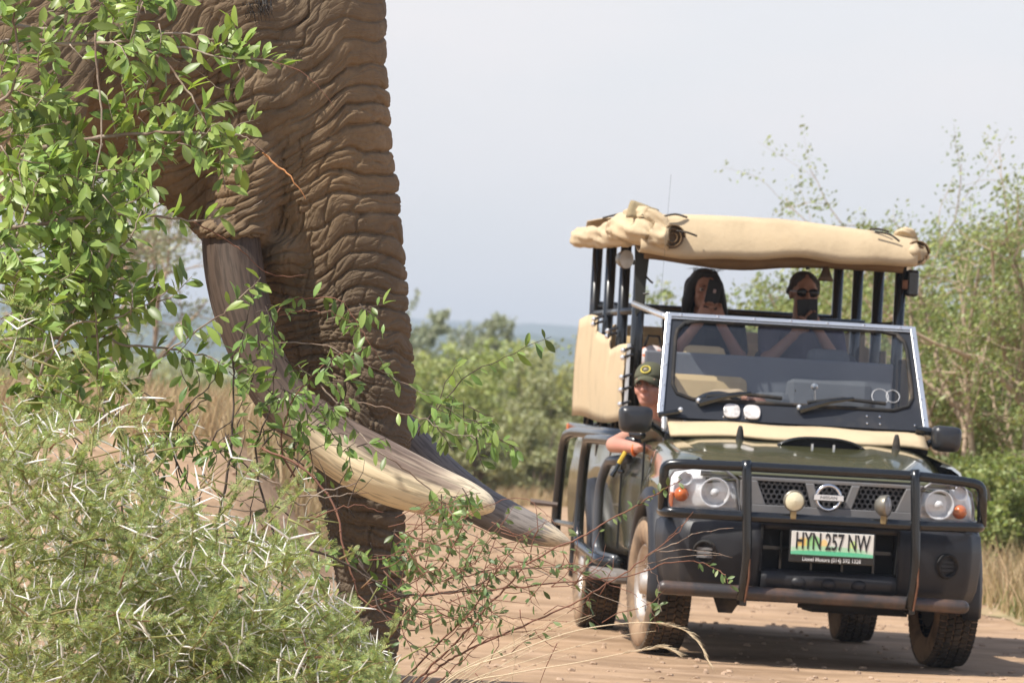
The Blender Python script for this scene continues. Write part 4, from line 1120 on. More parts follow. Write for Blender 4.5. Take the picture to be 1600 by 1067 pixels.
tusk([(430, 380, -.26, 36), (480, 500, -.30, 37), (560, 610, -.31, 37), (630, 690, -.29, 36), (690, 748, -.26, 35), (745, 789, -.23, 33), (800, 817, -.20, 30), (845, 834, -.18, 23), (877, 846, -.165, 12), (892, 850, -.16, 3)], iv2)
# ------------------------------------------------------------------ plants
def basis(d, up):
    d = d.normalized(); s = d.cross(up)
    if s.length < 1e-4: s = d.orthogonal()
    s.normalize(); return d, s, s.cross(d).normalized()
def leaf_vf(p, d, up, L_, wr=.37, fold=.22, curl=.18):
    """a broad leaf: pointed oval, folded on its midrib and curling down"""
    d, s, nn = basis(d, up); v = [p]; f = []
    st = ((.16, .42), (.42, .95), (.68, 1.0), (.88, .55))
    for t, w in st:
        c = p+d*(t*L_)-nn*(curl*L_*t*t); h = L_*wr*.5*w
        v += [c-s*h+nn*(fold*h), c-nn*0, c+s*h+nn*(fold*h)]
    v.append(p+d*L_-nn*(curl*L_))
    f += [(0, 2, 1), (0, 3, 2)]
    for k in range(3):
        a = 1+3*k; f += [(a, a+1, a+4, a+3), (a+1, a+2, a+5, a+4)]
    f += [(10, 11, 13), (11, 12, 13)]
    return v, f
LEAF_SHARED = {}
def add_leaves(root, leaves, m, name='leaf', base=Vector((0, 0, 0)), limit=300, wr=.37, key='broad'):
    """the largest leaves one by one, the rest joined"""
    leaves.sort(key=lambda q: -q[3])
    if key not in LEAF_SHARED:
        v, f = leaf_vf(Vector((0, 0, 0)), Vector((0, 1, 0)), Vector((0, 0, 1)), 1.0, wr)
        me = bpy.data.meshes.new(name); me.from_pydata([tuple(x) for x in v], [], f); me.materials.append(m); me.shade_smooth(); LEAF_SHARED[key] = me
    me = LEAF_SHARED[key]
    for p, d, up, L_ in leaves[:limit]:
        o = bpy.data.objects.new(name, me); COL.objects.link(o); o.parent = root
        d_, s, nn = basis(d, up)
        M4 = Matrix((s, d_, nn)).transposed().to_4x4() @ Matrix.Diagonal((L_, L_, L_, 1)); M4.translation = p-base
        o.matrix_local = M4
    if len(leaves) > limit:
        mb = MB()
        for p, d, up, L_ in leaves[limit:]: mb.add(*leaf_vf(p-base, d, up, L_, wr))
        tag(mb.build('leaves', m, root, smooth=True), kind='stuff')
def rv(s=1.0): return Vector((rnd.gauss(0, s), rnd.gauss(0, s), rnd.gauss(0, s)))

BARK1 = mat('grey_bark', (.34, .27, .21), .85, var=.25, vscale=14, bump=.4, bscale=60, c2=(.20, .13, .09), cscale=6)
BARK2 = mat('red_twig', (.20, .085, .05), .7, var=.3, vscale=20)
BARK3 = mat('dark_twig', (.085, .06, .045), .85, var=.3, vscale=20)
BARKO = mat('peeled_twig', (.55, .25, .10), .7, var=.3, vscale=20)
LEAF1 = foliage('fresh_leaf', (.240, .325, .085), var=.5, hue=.02, trans=.36, rough=.38)
LEAF2 = foliage('dull_leaf', (.14, .19, .07), var=.4, hue=.03, trans=.30)
FEATH = foliage('feathery_leaf', (.33, .38, .155), var=.45, hue=.045, trans=.40, rough=.55)

def px_path(pts, d0, d1=None, jit=.0):
    d1 = d0 if d1 is None else d1; out = []
    for i, q in enumerate(pts):
        out.append(W(q[0], q[1], d0+(d1-d0)*i/max(1, len(pts)-1)+rnd.uniform(-jit, jit)))
    return out
def branch_part(root, pts, r0, r1, m, base, name='branch', n=5, wig=.006):
    P = smoothline([tuple(p) for p in pts], n); P = [Vector(p)+rv(wig*.5) for p in P]
    N_ = len(P); rr = [r0+(r1-r0)*i/(N_-1) for i in range(N_)]
    MB().tube([p-base for p in P], rr, 6).build(name, m, root, smooth=True)
    return P
def leafy(P, leaves, step, size, t0=0.0, droop=.35, spread=.9, prob=1.0):
    """leaves alternating along a polyline"""
    acc = 0; side = 1
    tot = sum((P[i+1]-P[i]).length for i in range(len(P)-1)); run = 0
    for i in range(len(P)-1):
        seg = P[i+1]-P[i]; l = seg.length; t = 0
        while acc+(l-t) >= step:
            t += step-acc; acc = 0; p = P[i]+seg*(t/l)
            if (run+t)/tot >= t0 and rnd.random() < prob:
                dd = seg.normalized(); sd = dd.cross(Vector((0, -1, .3))).normalized()*side
                for _ in range(1 if rnd.random() < .6 else 2):
                    d = dd*rnd.uniform(.1, .9)+sd*spread*rnd.uniform(.5, 1.2)+Vector((0, rnd.uniform(-.7, .3), -droop*rnd.uniform(-.4, 1.6)))
                    leaves.append((p, d, Vector((rnd.gauss(-.2, .5), rnd.gauss(-.45, .5), .8+rnd.gauss(0, .3))), size*rnd.uniform(.55, 1.2)))
                    side *= -1
                side *= -1
        acc += l-t; run += l

# -- leafy shrub in front of the elephant's head
PXM = FPX/19.3
base = Vector((-2.6, 19.3, 0))
shA = empty('leafy_shrub', base, 0, 'broad-leaved bright green shrub covering the elephant\'s ear and cheek', 'shrub')
lv = []; tw = MB()
brs = [([(-70, 75), (30, 65), (100, 70), (160, 68), (230, 65), (290, 75), (345, 90), (425, 92)], .011, .003, 19.2, 0.25),
       ([(-60, 10), (40, 45), (110, 50), (150, 56)], .012, .006, 19.4, 0),
       ([(205, 72), (250, 90), (285, 130), (315, 180), (340, 225), (352, 300)], .006, .0018, 19.0, .1),
       ([(245, 52), (300, 55), (345, 65), (358, 80), (372, 100), (385, 125)], .006, .0015, 19.2, 0),
       ([(-60, 275), (60, 235), (120, 222), (180, 212), (260, 208), (350, 210), (372, 212)], .011, .004, 19.1, .3),
       ([(-40, 360), (60, 350), (100, 345), (180, 335), (260, 340), (310, 345), (355, 338)], .009, .003, 18.9, .2),
       ([(-30, 315), (50, 272), (90, 280), (130, 295), (160, 310), (205, 288), (232, 262)], .007, .003, 19.0, 0),
       ([(60, 452), (150, 432), (180, 392), (203, 372), (222, 330)], .007, .002, 18.8, .3),
       ([(-60, 535), (40, 530), (150, 527), (200, 540), (270, 545), (330, 560), (400, 592)], .008, .002, 18.9, .2),
       ([(60, 590), (110, 510), (170, 500), (220, 480), (262, 455)], .006, .002, 18.8, .2),
       ([(255, 555), (300, 522), (340, 495), (375, 465), (408, 436)], .004, .0015, 18.7, .1),
       ([(165, 660), (160, 600), (153, 540), (150, 500), (140, 430)], .006, .002, 18.8, 0),
       ([(-50, 180), (10, 150), (30, 90), (20, 20), (35, -30)], .008, .003, 19.1, 0),
       ([(-50, 470), (10, 400), (40, 330), (60, 280)], .008, .003, 19.0, 0),
       ([(170, 70), (178, 30), (190, -20)], .005, .003, 19.2, 0), ([(205, 70), (215, 20), (225, -20)], .005, .003, 19.1, 0)]
for pts, r0, r1, d, t0 in brs:
    P = branch_part(shA, px_path(pts, d, d-.1, .03), r0, r1, BARK1, base)
    leafy(P, lv, 13/PXM, 36/PXM, t0, droop=-.15)
for pts, r0, r1, d, m in (([(148, 52), (152, 110), (158, 170), (157, 225), (150, 270), (143, 300)], .005, .002, 18.9, BARK1),
                          ([(420, 95), (470, 112), (500, 140), (526, 173)], .0022, .0008, 19.1, BARK2),
                          ([(365, 210), (385, 216), (415, 240)], .0035, .003, 19.1, BARK1),
                          ([(412, 238), (430, 258), (445, 267), (460, 285), (478, 310)], .0050, .0018, 19.1, BARKO),
                          ([(352, 338), (378, 332), (410, 314)], .002, .001, 18.9, BARK1),
                          ([(300, 345), (345, 370), (378, 392), (410, 422), (440, 432), (478, 430)], .003, .001, 18.9, BARK2),
                          ([(230, 60), (275, 95), (310, 112), (345, 140), (385, 130)], .003, .001, 19.2, BARK1),
                          ([(108, 70), (130, 92), (148, 105)], .003, .001, 19.1, BARK1)):
    branch_part(shA, px_path(pts, d, d, .01), r0, r1, m, base, 'bare_twig', wig=.003)
ell = [(20, 60, 60, 110, 11), (120, 15, 120, 38, 15), (220, 55, 55, 45, 9), (25, 200, 45, 90, 13), (55, 295, 65, 75, 18), (195, 195, 45, 50, 13), (135, 305, 70, 42, 17), (50, 420, 85, 80, 24), (125, 405, 60, 50, 12), (190, 470, 75, 42, 16), (60, 520, 90, 60, 18), (110, 600, 80, 60, 11), (345, 95, 45, 22, 5), (325, 215, 30, 80, 9), (190, 640, 120, 60, 8), (215, 130, 35, 60, 6), (250, 240, 40, 35, 6)]
for cx, cy, rx, ry, n_ in ell:
    for k in range(int(n_*(1.8 if cx < 180 and cy > 180 else (1.25 if cx < 180 else .65)))):
        a = rnd.uniform(0, 6.283); r = math.sqrt(rnd.random()); u, v = cx+rx*r*math.cos(a), cy+ry*r*math.sin(a)
        d = rnd.uniform(18.6, 19.75); an = rnd.gauss(-.5, .9); l = rnd.uniform(35, 75)
        pts = [W(u, v, d)]
        for j in range(1, 4):
            an += rnd.gauss(.12, .3); u += math.cos(an)*l/3; v += math.sin(an)*l/3; d += rnd.uniform(-.06, .06); pts.append(W(u, v, d))
        tw.tube([p-base for p in pts], [.0028, .0024, .0018, .001], 5)
        leafy(pts, lv, 8/PXM, 36/PXM, 0, spread=.8, droop=-.1)
tag(tw.build('twigs', BARK1, shA, smooth=True), kind='stuff')
add_leaves(shA, lv, LEAF1, 'leaf', base)

# -- slender sprigs rising in front of the tusks
base = Vector((-1.0, 19.0, 0))
shB = empty('slender_shrub', base, 0, 'slender leafy stems crossing in front of the near tusk and lower trunk', 'shrub')
lv = []
brs = [([(300, 1100), (325, 900), (352, 760), (362, 690), (364, 620), (366, 560), (385, 500), (398, 440)], .007, .0015, 18.7, .55, BARK3, 1),
       ([(420, 1100), (440, 900), (400, 720), (420, 640), (430, 560), (415, 480)], .006, .0015, 18.8, .45, BARK3, 1),
       ([(425, 500), (450, 470), (485, 466), (530, 468), (556, 500), (575, 535), (600, 575)], .003, .001, 19.1, .1, BARK2, 1),
       ([(436, 495), (460, 488), (500, 485), (540, 498), (562, 520)], .002, .001, 19.0, .5, BARK2, 1),
       ([(430, 535), (500, 538), (550, 560), (600, 582), (650, 608), (700, 640), (745, 668), (780, 690)], .0026, .001, 19.0, .2, BARK1, 1),
       ([(525, 628), (580, 632), (625, 645), (665, 655), (700, 675), (745, 682), (780, 688)], .003, .001, 18.9, .35, BARK1, 1),
       ([(500, 600), (540, 650), (585, 700), (640, 740), (690, 785), (730, 832)], .0035, .0025, 18.6, .1, BARK1, .55),
       ([(730, 832), (790, 866), (850, 895), (900, 915), (960, 938), (1000, 955)], .0024, .001, 18.5, .9, BARK1, .3),
       ([(470, 760), (440, 700), (460, 620), (520, 560), (560, 545)], .004, .001, 18.8, .2, BARK2, 1),
       ([(640, 690), (690, 630), (735, 585), (790, 558), (862, 526)], .0035, .001, 20.2, .25, BARK3, .8),
       ([(650, 680), (680, 640), (700, 590), (730, 560)], .003, .001, 20.2, .3, BARK3, .8),
       ([(240, 720), (290, 640), (330, 600), (345, 560)], .004, .001, 18.8, .1, BARK3, .7),
       ([(310, 900), (308, 800), (268, 700), (240, 640)], .005, .002, 18.9, .1, BARK3, .7),
       ([(200, 860), (190, 780), (196, 700), (180, 640)], .005, .002, 18.9, .1, BARK3, .7),
       ([(100, 800), (170, 730), (250, 690), (300, 640), (330, 620)], .005, .002, 19.0, .1, BARK3, .7)]
for pts, r0, r1, d, t0, m, pr in brs:
    P = branch_part(shB, px_path(pts, d, d-.05, .02), r0, r1, m, base)
    leafy(P, lv, 17/PXM, 28/PXM, t0, droop=.8, prob=pr)
tw = MB()
for cx, cy, rx, ry, n_ in [(395, 480, 28, 50, 4), (385, 560, 35, 40, 5), (430, 590, 45, 40, 6), (485, 625, 50, 45, 10), (440, 680, 50, 35, 5), (540, 690, 40, 25, 3), (690, 770, 12, 20, 2), (715, 780, 20, 25, 3), (565, 480, 20, 16, 3), (600, 860, 40, 40, 5), (280, 560, 60, 25, 4), (250, 700, 130, 50, 12), (700, 660, 40, 14, 3), (750, 685, 25, 10, 3), (500, 880, 60, 25, 3), (700, 630, 60, 40, 3)]:
    for k in range(int(n_*1.6)):
        a = rnd.uniform(0, 6.283); r = math.sqrt(rnd.random()); u, v = cx+rx*r*math.cos(a), cy+ry*r*math.sin(a)
        d = rnd.uniform(18.5, 19.1); an = rnd.gauss(.2, 1.2); l = rnd.uniform(25, 55); pts = [W(u, v, d)]
        for j in range(1, 4):
            an += rnd.gauss(.1, .3); u += math.cos(an)*l/3; v += math.sin(an)*l/3; pts.append(W(u, v, d))
        tw.tube([p-base for p in pts], [.0022, .002, .0015, .001], 5)
        leafy(pts, lv, 9/PXM, 25/PXM, 0, droop=.8)
for k in range(46):      # fine dark branching low down
    u = rnd.uniform(120, 560); v = rnd.uniform(690, 900); d = rnd.uniform(18.7, 19.3); an = rnd.uniform(-2.6, -.4); l = rnd.uniform(60, 150); pts = [W(u, v, d)]
    for j in range(1, 6):
        an += rnd.gauss(0, .4); u += math.cos(an)*l/5; v += math.sin(an)*l/5; pts.append(W(u, v, d))
    tw.tube([p-base for p in pts], [.003, .0027, .0022, .0017, .0012, .0006], 5)
    if k % 3 == 0: leafy(pts, lv, 16/PXM, 17/PXM, .3, prob=.5)
tag(tw.build('twigs', BARK3, shB, smooth=True), kind='stuff')
add_leaves(shB, lv, foliage('mid_green_leaf', (.20, .295, .085), var=.5, hue=.02, trans=.36, rough=.38), 'leaf', base, key='mid')

# -- spray of reddish bare twigs with buds reaching across the road
base = Vector((-.55, 18.2, 0))
shC = empty('twiggy_shrub', base, 0, 'reddish twiggy shrub with few small leaves reaching over the road to the bumper', 'shrub')
lv = []; tw = MB(); P18 = FPX/18.2
stems = [([(560, 1200), (620, 1090), (665, 1050), (725, 990), (780, 930), (830, 875), (895, 846), (930, 826), (985, 795), (1020, 775), (1045, 760), (1066, 750)], .0055, .0014, BARK2, .8),
         ([(600, 1180), (640, 1085), (690, 1040), (720, 1020), (800, 985), (880, 950), (935, 920), (985, 888), (1010, 870), (1050, 840), (1075, 810)], .0052, .0014, BARK2, 3),
         ([(1005, 872), (1050, 850), (1090, 832), (1148, 824)], .0022, .0008, BARK1, 3),
         ([(1040, 845), (1060, 825), (1083, 800)], .0018, .0008, BARK2, 3),
         ([(540, 960), (640, 932), (720, 925), (800, 918), (900, 908), (980, 900), (1040, 880), (1085, 877), (1115, 886), (1135, 902), (1143, 918)], .0042, .0010, BARK2, .86),
         ([(985, 888), (1060, 870), (1128, 866)], .0018, .0007, BARK1, 3), ([(1030, 862), (1090, 858), (1145, 872)], .0016, .0007, BARK1, 3),
         ([(700, 905), (780, 888), (850, 885), (900, 881), (955, 897)], .003, .0008, BARK2, 3),
         ([(560, 930), (640, 985), (690, 966), (760, 964), (830, 966), (900, 972)], .0028, .0008, BARK2, 3),
         ([(640, 1100), (700, 1050), (760, 1000), (830, 985), (870, 985)], .003, .0008, BARK2, 3),
         ([(560, 880), (600, 920), (660, 930), (740, 915), (800, 890), (900, 885)], .004, .0010, BARK3, .5),
         ([(880, 880), (930, 905), (985, 925), (1015, 950), (1030, 985)], .002, .0006, BARK2, .8),
         ([(1010, 882), (1028, 905), (1028, 935), (1034, 955)], .0014, .0006, BARK1, .7),
         ([(570, 1060), (620, 980), (680, 900), (720, 830), (730, 790)], .004, .0012, BARK2, .3),
         ([(600, 1100), (680, 1010), (740, 950), (770, 900), (800, 860), (830, 830)], .004, .0012, BARK2, .3),
         ([(700, 826), (760, 790), (815, 778), (850, 800), (870, 820)], .0018, .0006, BARK2, 3),
         ([(560, 870), (580, 920), (600, 960), (650, 1010), (720, 1040)], .0042, .001, BARK3, 3),
         ([(410, 700), (480, 735), (525, 800), (540, 870), (560, 930)], .0050, .003, BARK2, 3)]
for pts, r0, r1, m, t0 in stems:
    P = branch_part(shC, px_path(pts, 18.3, 18.1, .02), r0, r1, m, base, 'stem', wig=.005)
    if t0 < 1: leafy(P, lv, 9/P18, 15/P18, t0, prob=.9)
    for k in range(0, len(P)-1, 2):     # nodes and buds
        tw.ball(P[k]-base, r1*1.6+.0012, 6, 4)
for cx, cy, rx, ry, n_, ml in [(680, 880, 110, 60, 40, 1), (640, 940, 90, 50, 22, 1), (750, 1010, 110, 45, 16, 1), (820, 900, 110, 50, 18, .5), (660, 830, 60, 40, 14, 1), (900, 960, 90, 50, 9, .2), (760, 850, 80, 40, 12, .6)]:
    for k in range(n_):
        a = rnd.uniform(0, 6.283); r = math.sqrt(rnd.random()); u, v = cx+rx*r*math.cos(a), cy+ry*r*math.sin(a)
        d = rnd.uniform(17.9, 18.6); an = rnd.choice([rnd.gauss(-.3, .5), rnd.gauss(-.3, .5), rnd.gauss(.6, .5)]); l = rnd.uniform(40, 120); pts = [W(u, v, d)]
        for j in range(1, 5):
            an += rnd.gauss(0, .3); u += math.cos(an)*l/4; v += math.sin(an)*l/4; pts.append(W(u, v, d))
        tw.tube([p-base for p in pts], [.0020, .0017, .0014, .0011, .0005], 5)
        if rnd.random() < ml: leafy(pts, lv, 12/P18, 16/P18, .2, prob=.6)
tag(tw.build('twigs', BARK2, shC, smooth=True), kind='stuff')
add_leaves(shC, lv, LEAF2, 'leaf', base, limit=250, key='dull')
sp_l = MB()

# -- thorn bush, feathery leaves and long white thorns
base = Vector((-1.9, 17.6, 0))
shD = empty('thorn_bush', base, 0, 'pale green thorn bush bristling with long white thorns, in front of the trunk', 'thorn bush')
THORN = mat('white_thorn', (.86, .83, .77), .45, c2=(.55, .45, .35), cscale=30, cmin=.6, cmax=.75)
YTW = mat('yellow_twig', (.25, .25, .08), .7, var=.3, vscale=12, c2=(.22, .12, .06), cscale=5, cmin=.5, cmax=.65)
def top_v(u):
    X = [-60, 0, 60, 120, 200, 300, 400, 470, 520, 560, 600, 640]; Y = [520, 560, 610, 660, 720, 790, 830, 865, 920, 985, 1045, 1110]
    return float(np.interp(u, X, Y))+38*mnoise.noise(Vector((u*.021, 3, 1)))+20*mnoise.noise(Vector((u*.07, 9, 1)))
thorns = []; fm_ = MB(); tw = MB(); P17 = FPX/17.6
def feather(p, d, L_):
    """one twice-divided leaf drawn as two rows of leaflets"""
    up = Vector((rnd.gauss(0, .6), rnd.gauss(-.5, .5), 1)); d, s, nn = basis(d, up); v = []; f = []
    n_ = 7
    for k in range(n_):
        t = (k+.7)/n_; c = p+d*(L_*t)-nn*(.12*L_*t*t); h = L_*.24*math.sin(math.pi*(.18+.72*t)); w = L_*.075
        for sg in (-1, 1):
            i = len(v); e = c+s*(sg*h)+d*(h*.35)
            v += [c-d*w*.5, c+d*w*.5, e+d*w*.5, e-d*w*.5]; f.append((i, i+1, i+2, i+3))
    fm_.add([q-base for q in v], f)
for k in range(780):
    u = rnd.uniform(-60, 640); tv = top_v(u)-(95*rnd.random() if k > 720 else 0); dep = rnd.random()
    v = tv+35+rnd.random()**.75*(1120-tv-35); d = 17.0+1.5*dep
    if k > 720: v = tv+60*rnd.random()
    elif v < tv+120 and rnd.random() < .35: continue
    an = rnd.choice([rnd.gauss(-.6, .35), rnd.gauss(-.6, .35), rnd.gauss(-.1, .4), rnd.gauss(-1.4, .6), rnd.gauss(-2.4, .5)])
    l = rnd.uniform(70, 190); pts = []; n_ = int(l/13)
    for j in range(n_+1):
        if v < top_v(u)-(120 if k > 720 else 8): break
        pts.append(W(u, v, d)); an += rnd.gauss(0, .09); u += math.cos(an)*13; v += math.sin(an)*13; d += rnd.uniform(-.02, .02)
    if len(pts) < 3: continue
    nn_ = len(pts); tw.tube([p-base for p in pts], [.0042*(1-.75*j/nn_) for j in range(nn_)], 5)
    bare = rnd.random() < (.12 if k <= 720 else .5)
    for j in range(1, nn_):
        p = pts[j]; dr = (pts[j]-pts[j-1]).normalized()
        if rnd.random() < (.30 if k <= 720 else .12):
            sd = dr.cross(Vector((rnd.gauss(0, .5), -1, rnd.gauss(0, .5)))).normalized(); L_ = rnd.uniform(.03, .085)*(1 if rnd.random() < .8 else 1.25)
            for sg in (-1, 1):
                thorns.append((p, (sd*sg*1.0+dr*.45+rv(.18)).normalized(), L_*rnd.uniform(.85, 1.1)))
        if not bare:
            for q in range(rnd.choice([3, 4, 4, 5])):
                feather(p, rv(1)+dr*.6+Vector((0, -.3, .4)), rnd.uniform(.030, .052))
tag(tw.build('twigs', YTW, shD, smooth=True), kind='stuff')
tag(fm_.build('leaves', FEATH, shD), kind='stuff')
thorns.sort(key=lambda q: -q[2])
tme = bpy.data.meshes.new('thorn'); tv_ = MB().tube([(0, 0, 0), (0, .4, .012), (0, .8, .008), (0, 1, 0)], [.034, .029, .018, .003], 5)
tme.from_pydata(tv_.v, [], tv_.f); tme.materials.append(THORN)
rest = MB()
for i, (p, d, L_) in enumerate(thorns):
    d_, s, nn = basis(d, Vector((0, 0, 1)))
    if i < 300:
        o = bpy.data.objects.new('thorn', tme); COL.objects.link(o); o.parent = shD
        M4 = Matrix((s, d_, nn)).transposed().to_4x4() @ Matrix.Diagonal((L_*1.2, L_, L_*1.2, 1)); M4.translation = p-base; o.matrix_local = M4
    else:
        rest.add([p-base+s*v[0]*L_*1.25+d_*v[1]*L_+nn*v[2]*L_*1.25 for v in [Vector(x) for x in tv_.v]], tv_.f)
tag(rest.build('thorns', THORN, shD), kind='stuff')
for pts, r0, r1, m in (([(-60, 860), (0, 842), (60, 838), (130, 845), (240, 838), (330, 835), (430, 850), (520, 870), (580, 905), (640, 935)], .008, .003, BARK3), ([(100, 760), (200, 745), (260, 780), (330, 792), (420, 800)], .005, .002, BARK1),
                       ([(400, 740), (440, 760), (470, 790), (500, 770), (555, 755)], .004, .002, BARK1), ([(410, 795), (470, 775), (520, 776), (575, 768)], .0045, .0012, BARK1), ([(480, 815), (520, 795), (560, 790), (600, 800)], .0035, .0012, BARK2)):
    branch_part(shD, px_path(pts, 17.9, 17.9, .03), r0, r1, m, base)

# -- dry grass stalks leaning over the road
base = Vector((-.3, 17.4, 0))
gr = empty('dry_grass_tuft', base, 0, 'wispy straw-coloured grass stalks arching over the road at the bottom', 'grass tuft')
STR = mat('straw', (.62, .50, .33), .7, var=.15)
def stalk(pts, d, r, head=False):
    P = smoothline([tuple(p) for p in px_path(pts, d, d-.2, 0)], 6); P = [Vector(p) for p in P]; N_ = len(P)
    mb = MB().tube([p-base for p in P], [r*(1-.75*i/(N_-1)) for i in range(N_)], 5)
    if head:
        for i in range(int(N_*.62), N_):
            for _ in range(4):
                dd = (P[min(i+1, N_-1)]-P[i-1]).normalized(); e = dd*.045+rv(.0035)
                mb.tube([P[i]-base, P[i]-base+e*.5+rv(.002), P[i]-base+e], [.0009, .0008, .0003], 4)
    mb.build('stalk', STR, gr, smooth=True)
stalk([(600, 1180), (700, 1062), (800, 1020), (900, 985), (1000, 972), (1060, 980), (1090, 1002), (1107, 1032)], 17.3, .0030, True)
stalk([(620, 1180), (720, 1075), (800, 1052), (900, 1035), (1000, 1015), (1035, 1010), (1055, 1018)], 17.3, .0028, True)
stalk([(600, 1170), (690, 1065), (820, 1000), (880, 975), (925, 960)], 17.4, .0024)
stalk([(620, 1170), (700, 1080), (830, 1030), (960, 995), (1025, 985)], 17.4, .0022)
stalk([(820, 1160), (800, 1080), (805, 1010), (780, 930), (790, 900)], 17.5, .0016)
for k in range(22):
    u = rnd.uniform(560, 700); an = rnd.uniform(-1.1, -.25); l = rnd.uniform(140, 300); v = 1120; pts = []
    for j in range(6):
        pts.append((u, v)); an += .07; u += math.cos(an)*l/5; v += math.sin(an)*l/5
    stalk(pts, rnd.uniform(17.2, 17.8), .0018)

# ------------------------------------------------------------------ background vegetation
def card_cloud(mb, c, R, n_, s, flat=.9, hollow=.0, gap=0.0, seed=0):
    """leaf-sized faces spread through an uneven crown volume, in clumps"""
    c = Vector(c); k = 0; tries = 0; base_n = mb
    V = []; F = []
    while k < n_ and tries < n_*6:
        tries += 1
        d = rv(1).normalized(); r = rnd.random()**.42
        lump = 1+.34*mnoise.noise(d*1.9+Vector((seed*3.1, 0, 0)))+.16*mnoise.noise(d*4.5+Vector((0, seed*2.3, 0)))
        p = Vector((d.x*R[0], d.y*R[1], d.z*R[2]*flat))*r*lump
        if p.z < -R[2]*.98: continue
        if gap and mnoise.noise((c+p)*(1.6/max(.35, R[0]*.5))+Vector((seed, 0, 0))) < gap-.25*(r > .8)*0: continue
        p += c
        a = rv(1).normalized(); b = a.orthogonal().normalized(); b = (Matrix.Rotation(rnd.uniform(0, 6.28), 3, a) @ b); e = a.cross(b); q = s*rnd.uniform(.6, 1.4)
        i = len(V); V += [p-b*q*.5, p+e*q*.28, p+b*q*.5, p-e*q*.28]; F.append((i, i+1, i+2, i+3)); k += 1
    mb.add(V, F)
def bush(x, y, R, n_, s, m, label, group=None, cat='bush', gap=-.05, seed=0, name='bush', lean=0):
    z0 = terrain(x, y); o = empty(name, (x, y, z0), 0, label, cat, group)
    mb = MB(); card_cloud(mb, (lean, 0, R[2]*.95), R, n_, s, gap=gap, seed=seed)
    tag(mb.build('foliage', m, o), kind='stuff')
    st = MB()
    for k in range(9):
        a = rnd.uniform(0, 6.28); st.tube([(0, 0, -.05), (R[0]*.25*math.cos(a), R[1]*.25*math.sin(a), R[2]*.7), (R[0]*.55*math.cos(a), R[1]*.5*math.sin(a), R[2]*(1.2+.4*rnd.random()))], [.03, .02, .006], 5)
    st.build('stems', mat('bush_wood', (.16, .12, .085), .9, var=.3), o)
    return o
BG1 = foliage('bush_light_green', (.37, .41, .16), var=.35, hue=.02, trans=.3)
BG2 = foliage('bush_dusty_green', (.35, .355, .19), var=.35, hue=.02, trans=.3)
BG3 = foliage('bush_yellow_green', (.40, .39, .12), var=.3, hue=.02, trans=.3)
BG4 = foliage('tree_grey_green', (.32, .34, .22), var=.4, hue=.03, trans=.25)
AC = foliage('acacia_leaf', (.27, .31, .115), var=.4, hue=.03, trans=.33)
def bpos(u, v, d): q = W(u, v, d); return q.x, q.y
for u, d, R, m, lab, n_, sd in ((690, 84, (1.1, .9, 1.3), BG1, 'light green bush beside the lower trunk, nearest the elephant', 9000, 1),
                                (775, 88, (1.0, .9, 1.42), BG1, 'taller light green bush right of the far tusk, in the middle of the thicket', 9000, 2),
                                (860, 86, (1.05, .9, 1.36), BG2, 'dusty green bush directly left of the tan side canvas', 9000, 3),
                                (745, 80, (.8, .5, .7), BG2, 'low dusty bush at the road edge below the thicket', 5000, 4),
                                (850, 81.5, (1.0, .5, .8), BG2, 'low olive bush at the foot of the thicket by the truck\'s rear rails', 6000, 5),
                                (960, 92, (1.4, 1, 1.30), BG1, 'green bush showing between the cage posts of the truck', 6000, 6),
                                (600, 86, (1.2, 1, 1.25), BG2, 'dusty bush mostly behind the elephant\'s trunk', 5000, 7),
                                (1090, 95, (1.6, 1, 1.0), BG2, 'bush behind the passengers\' open cabin', 5000, 8)):
    x, y = bpos(u, 600, d); bush(x, y, R, n_, .085, m, lab, 'roadside bushes beyond the truck', seed=sd, gap=.02)
x, y = bpos(838, 560, 118); bush(x, y, (1.25, 1, 1.50), 8000, .09, BG3, 'rounded yellow-green bush crowning the thicket left of the truck', 'roadside bushes beyond the truck', seed=11)
x, y = bpos(745, 560, 125); bush(x, y, (1.6, 1, 1.15), 7000, .09, BG3, 'yellowish bush top behind the tall light green bush', 'roadside bushes beyond the truck', seed=12)

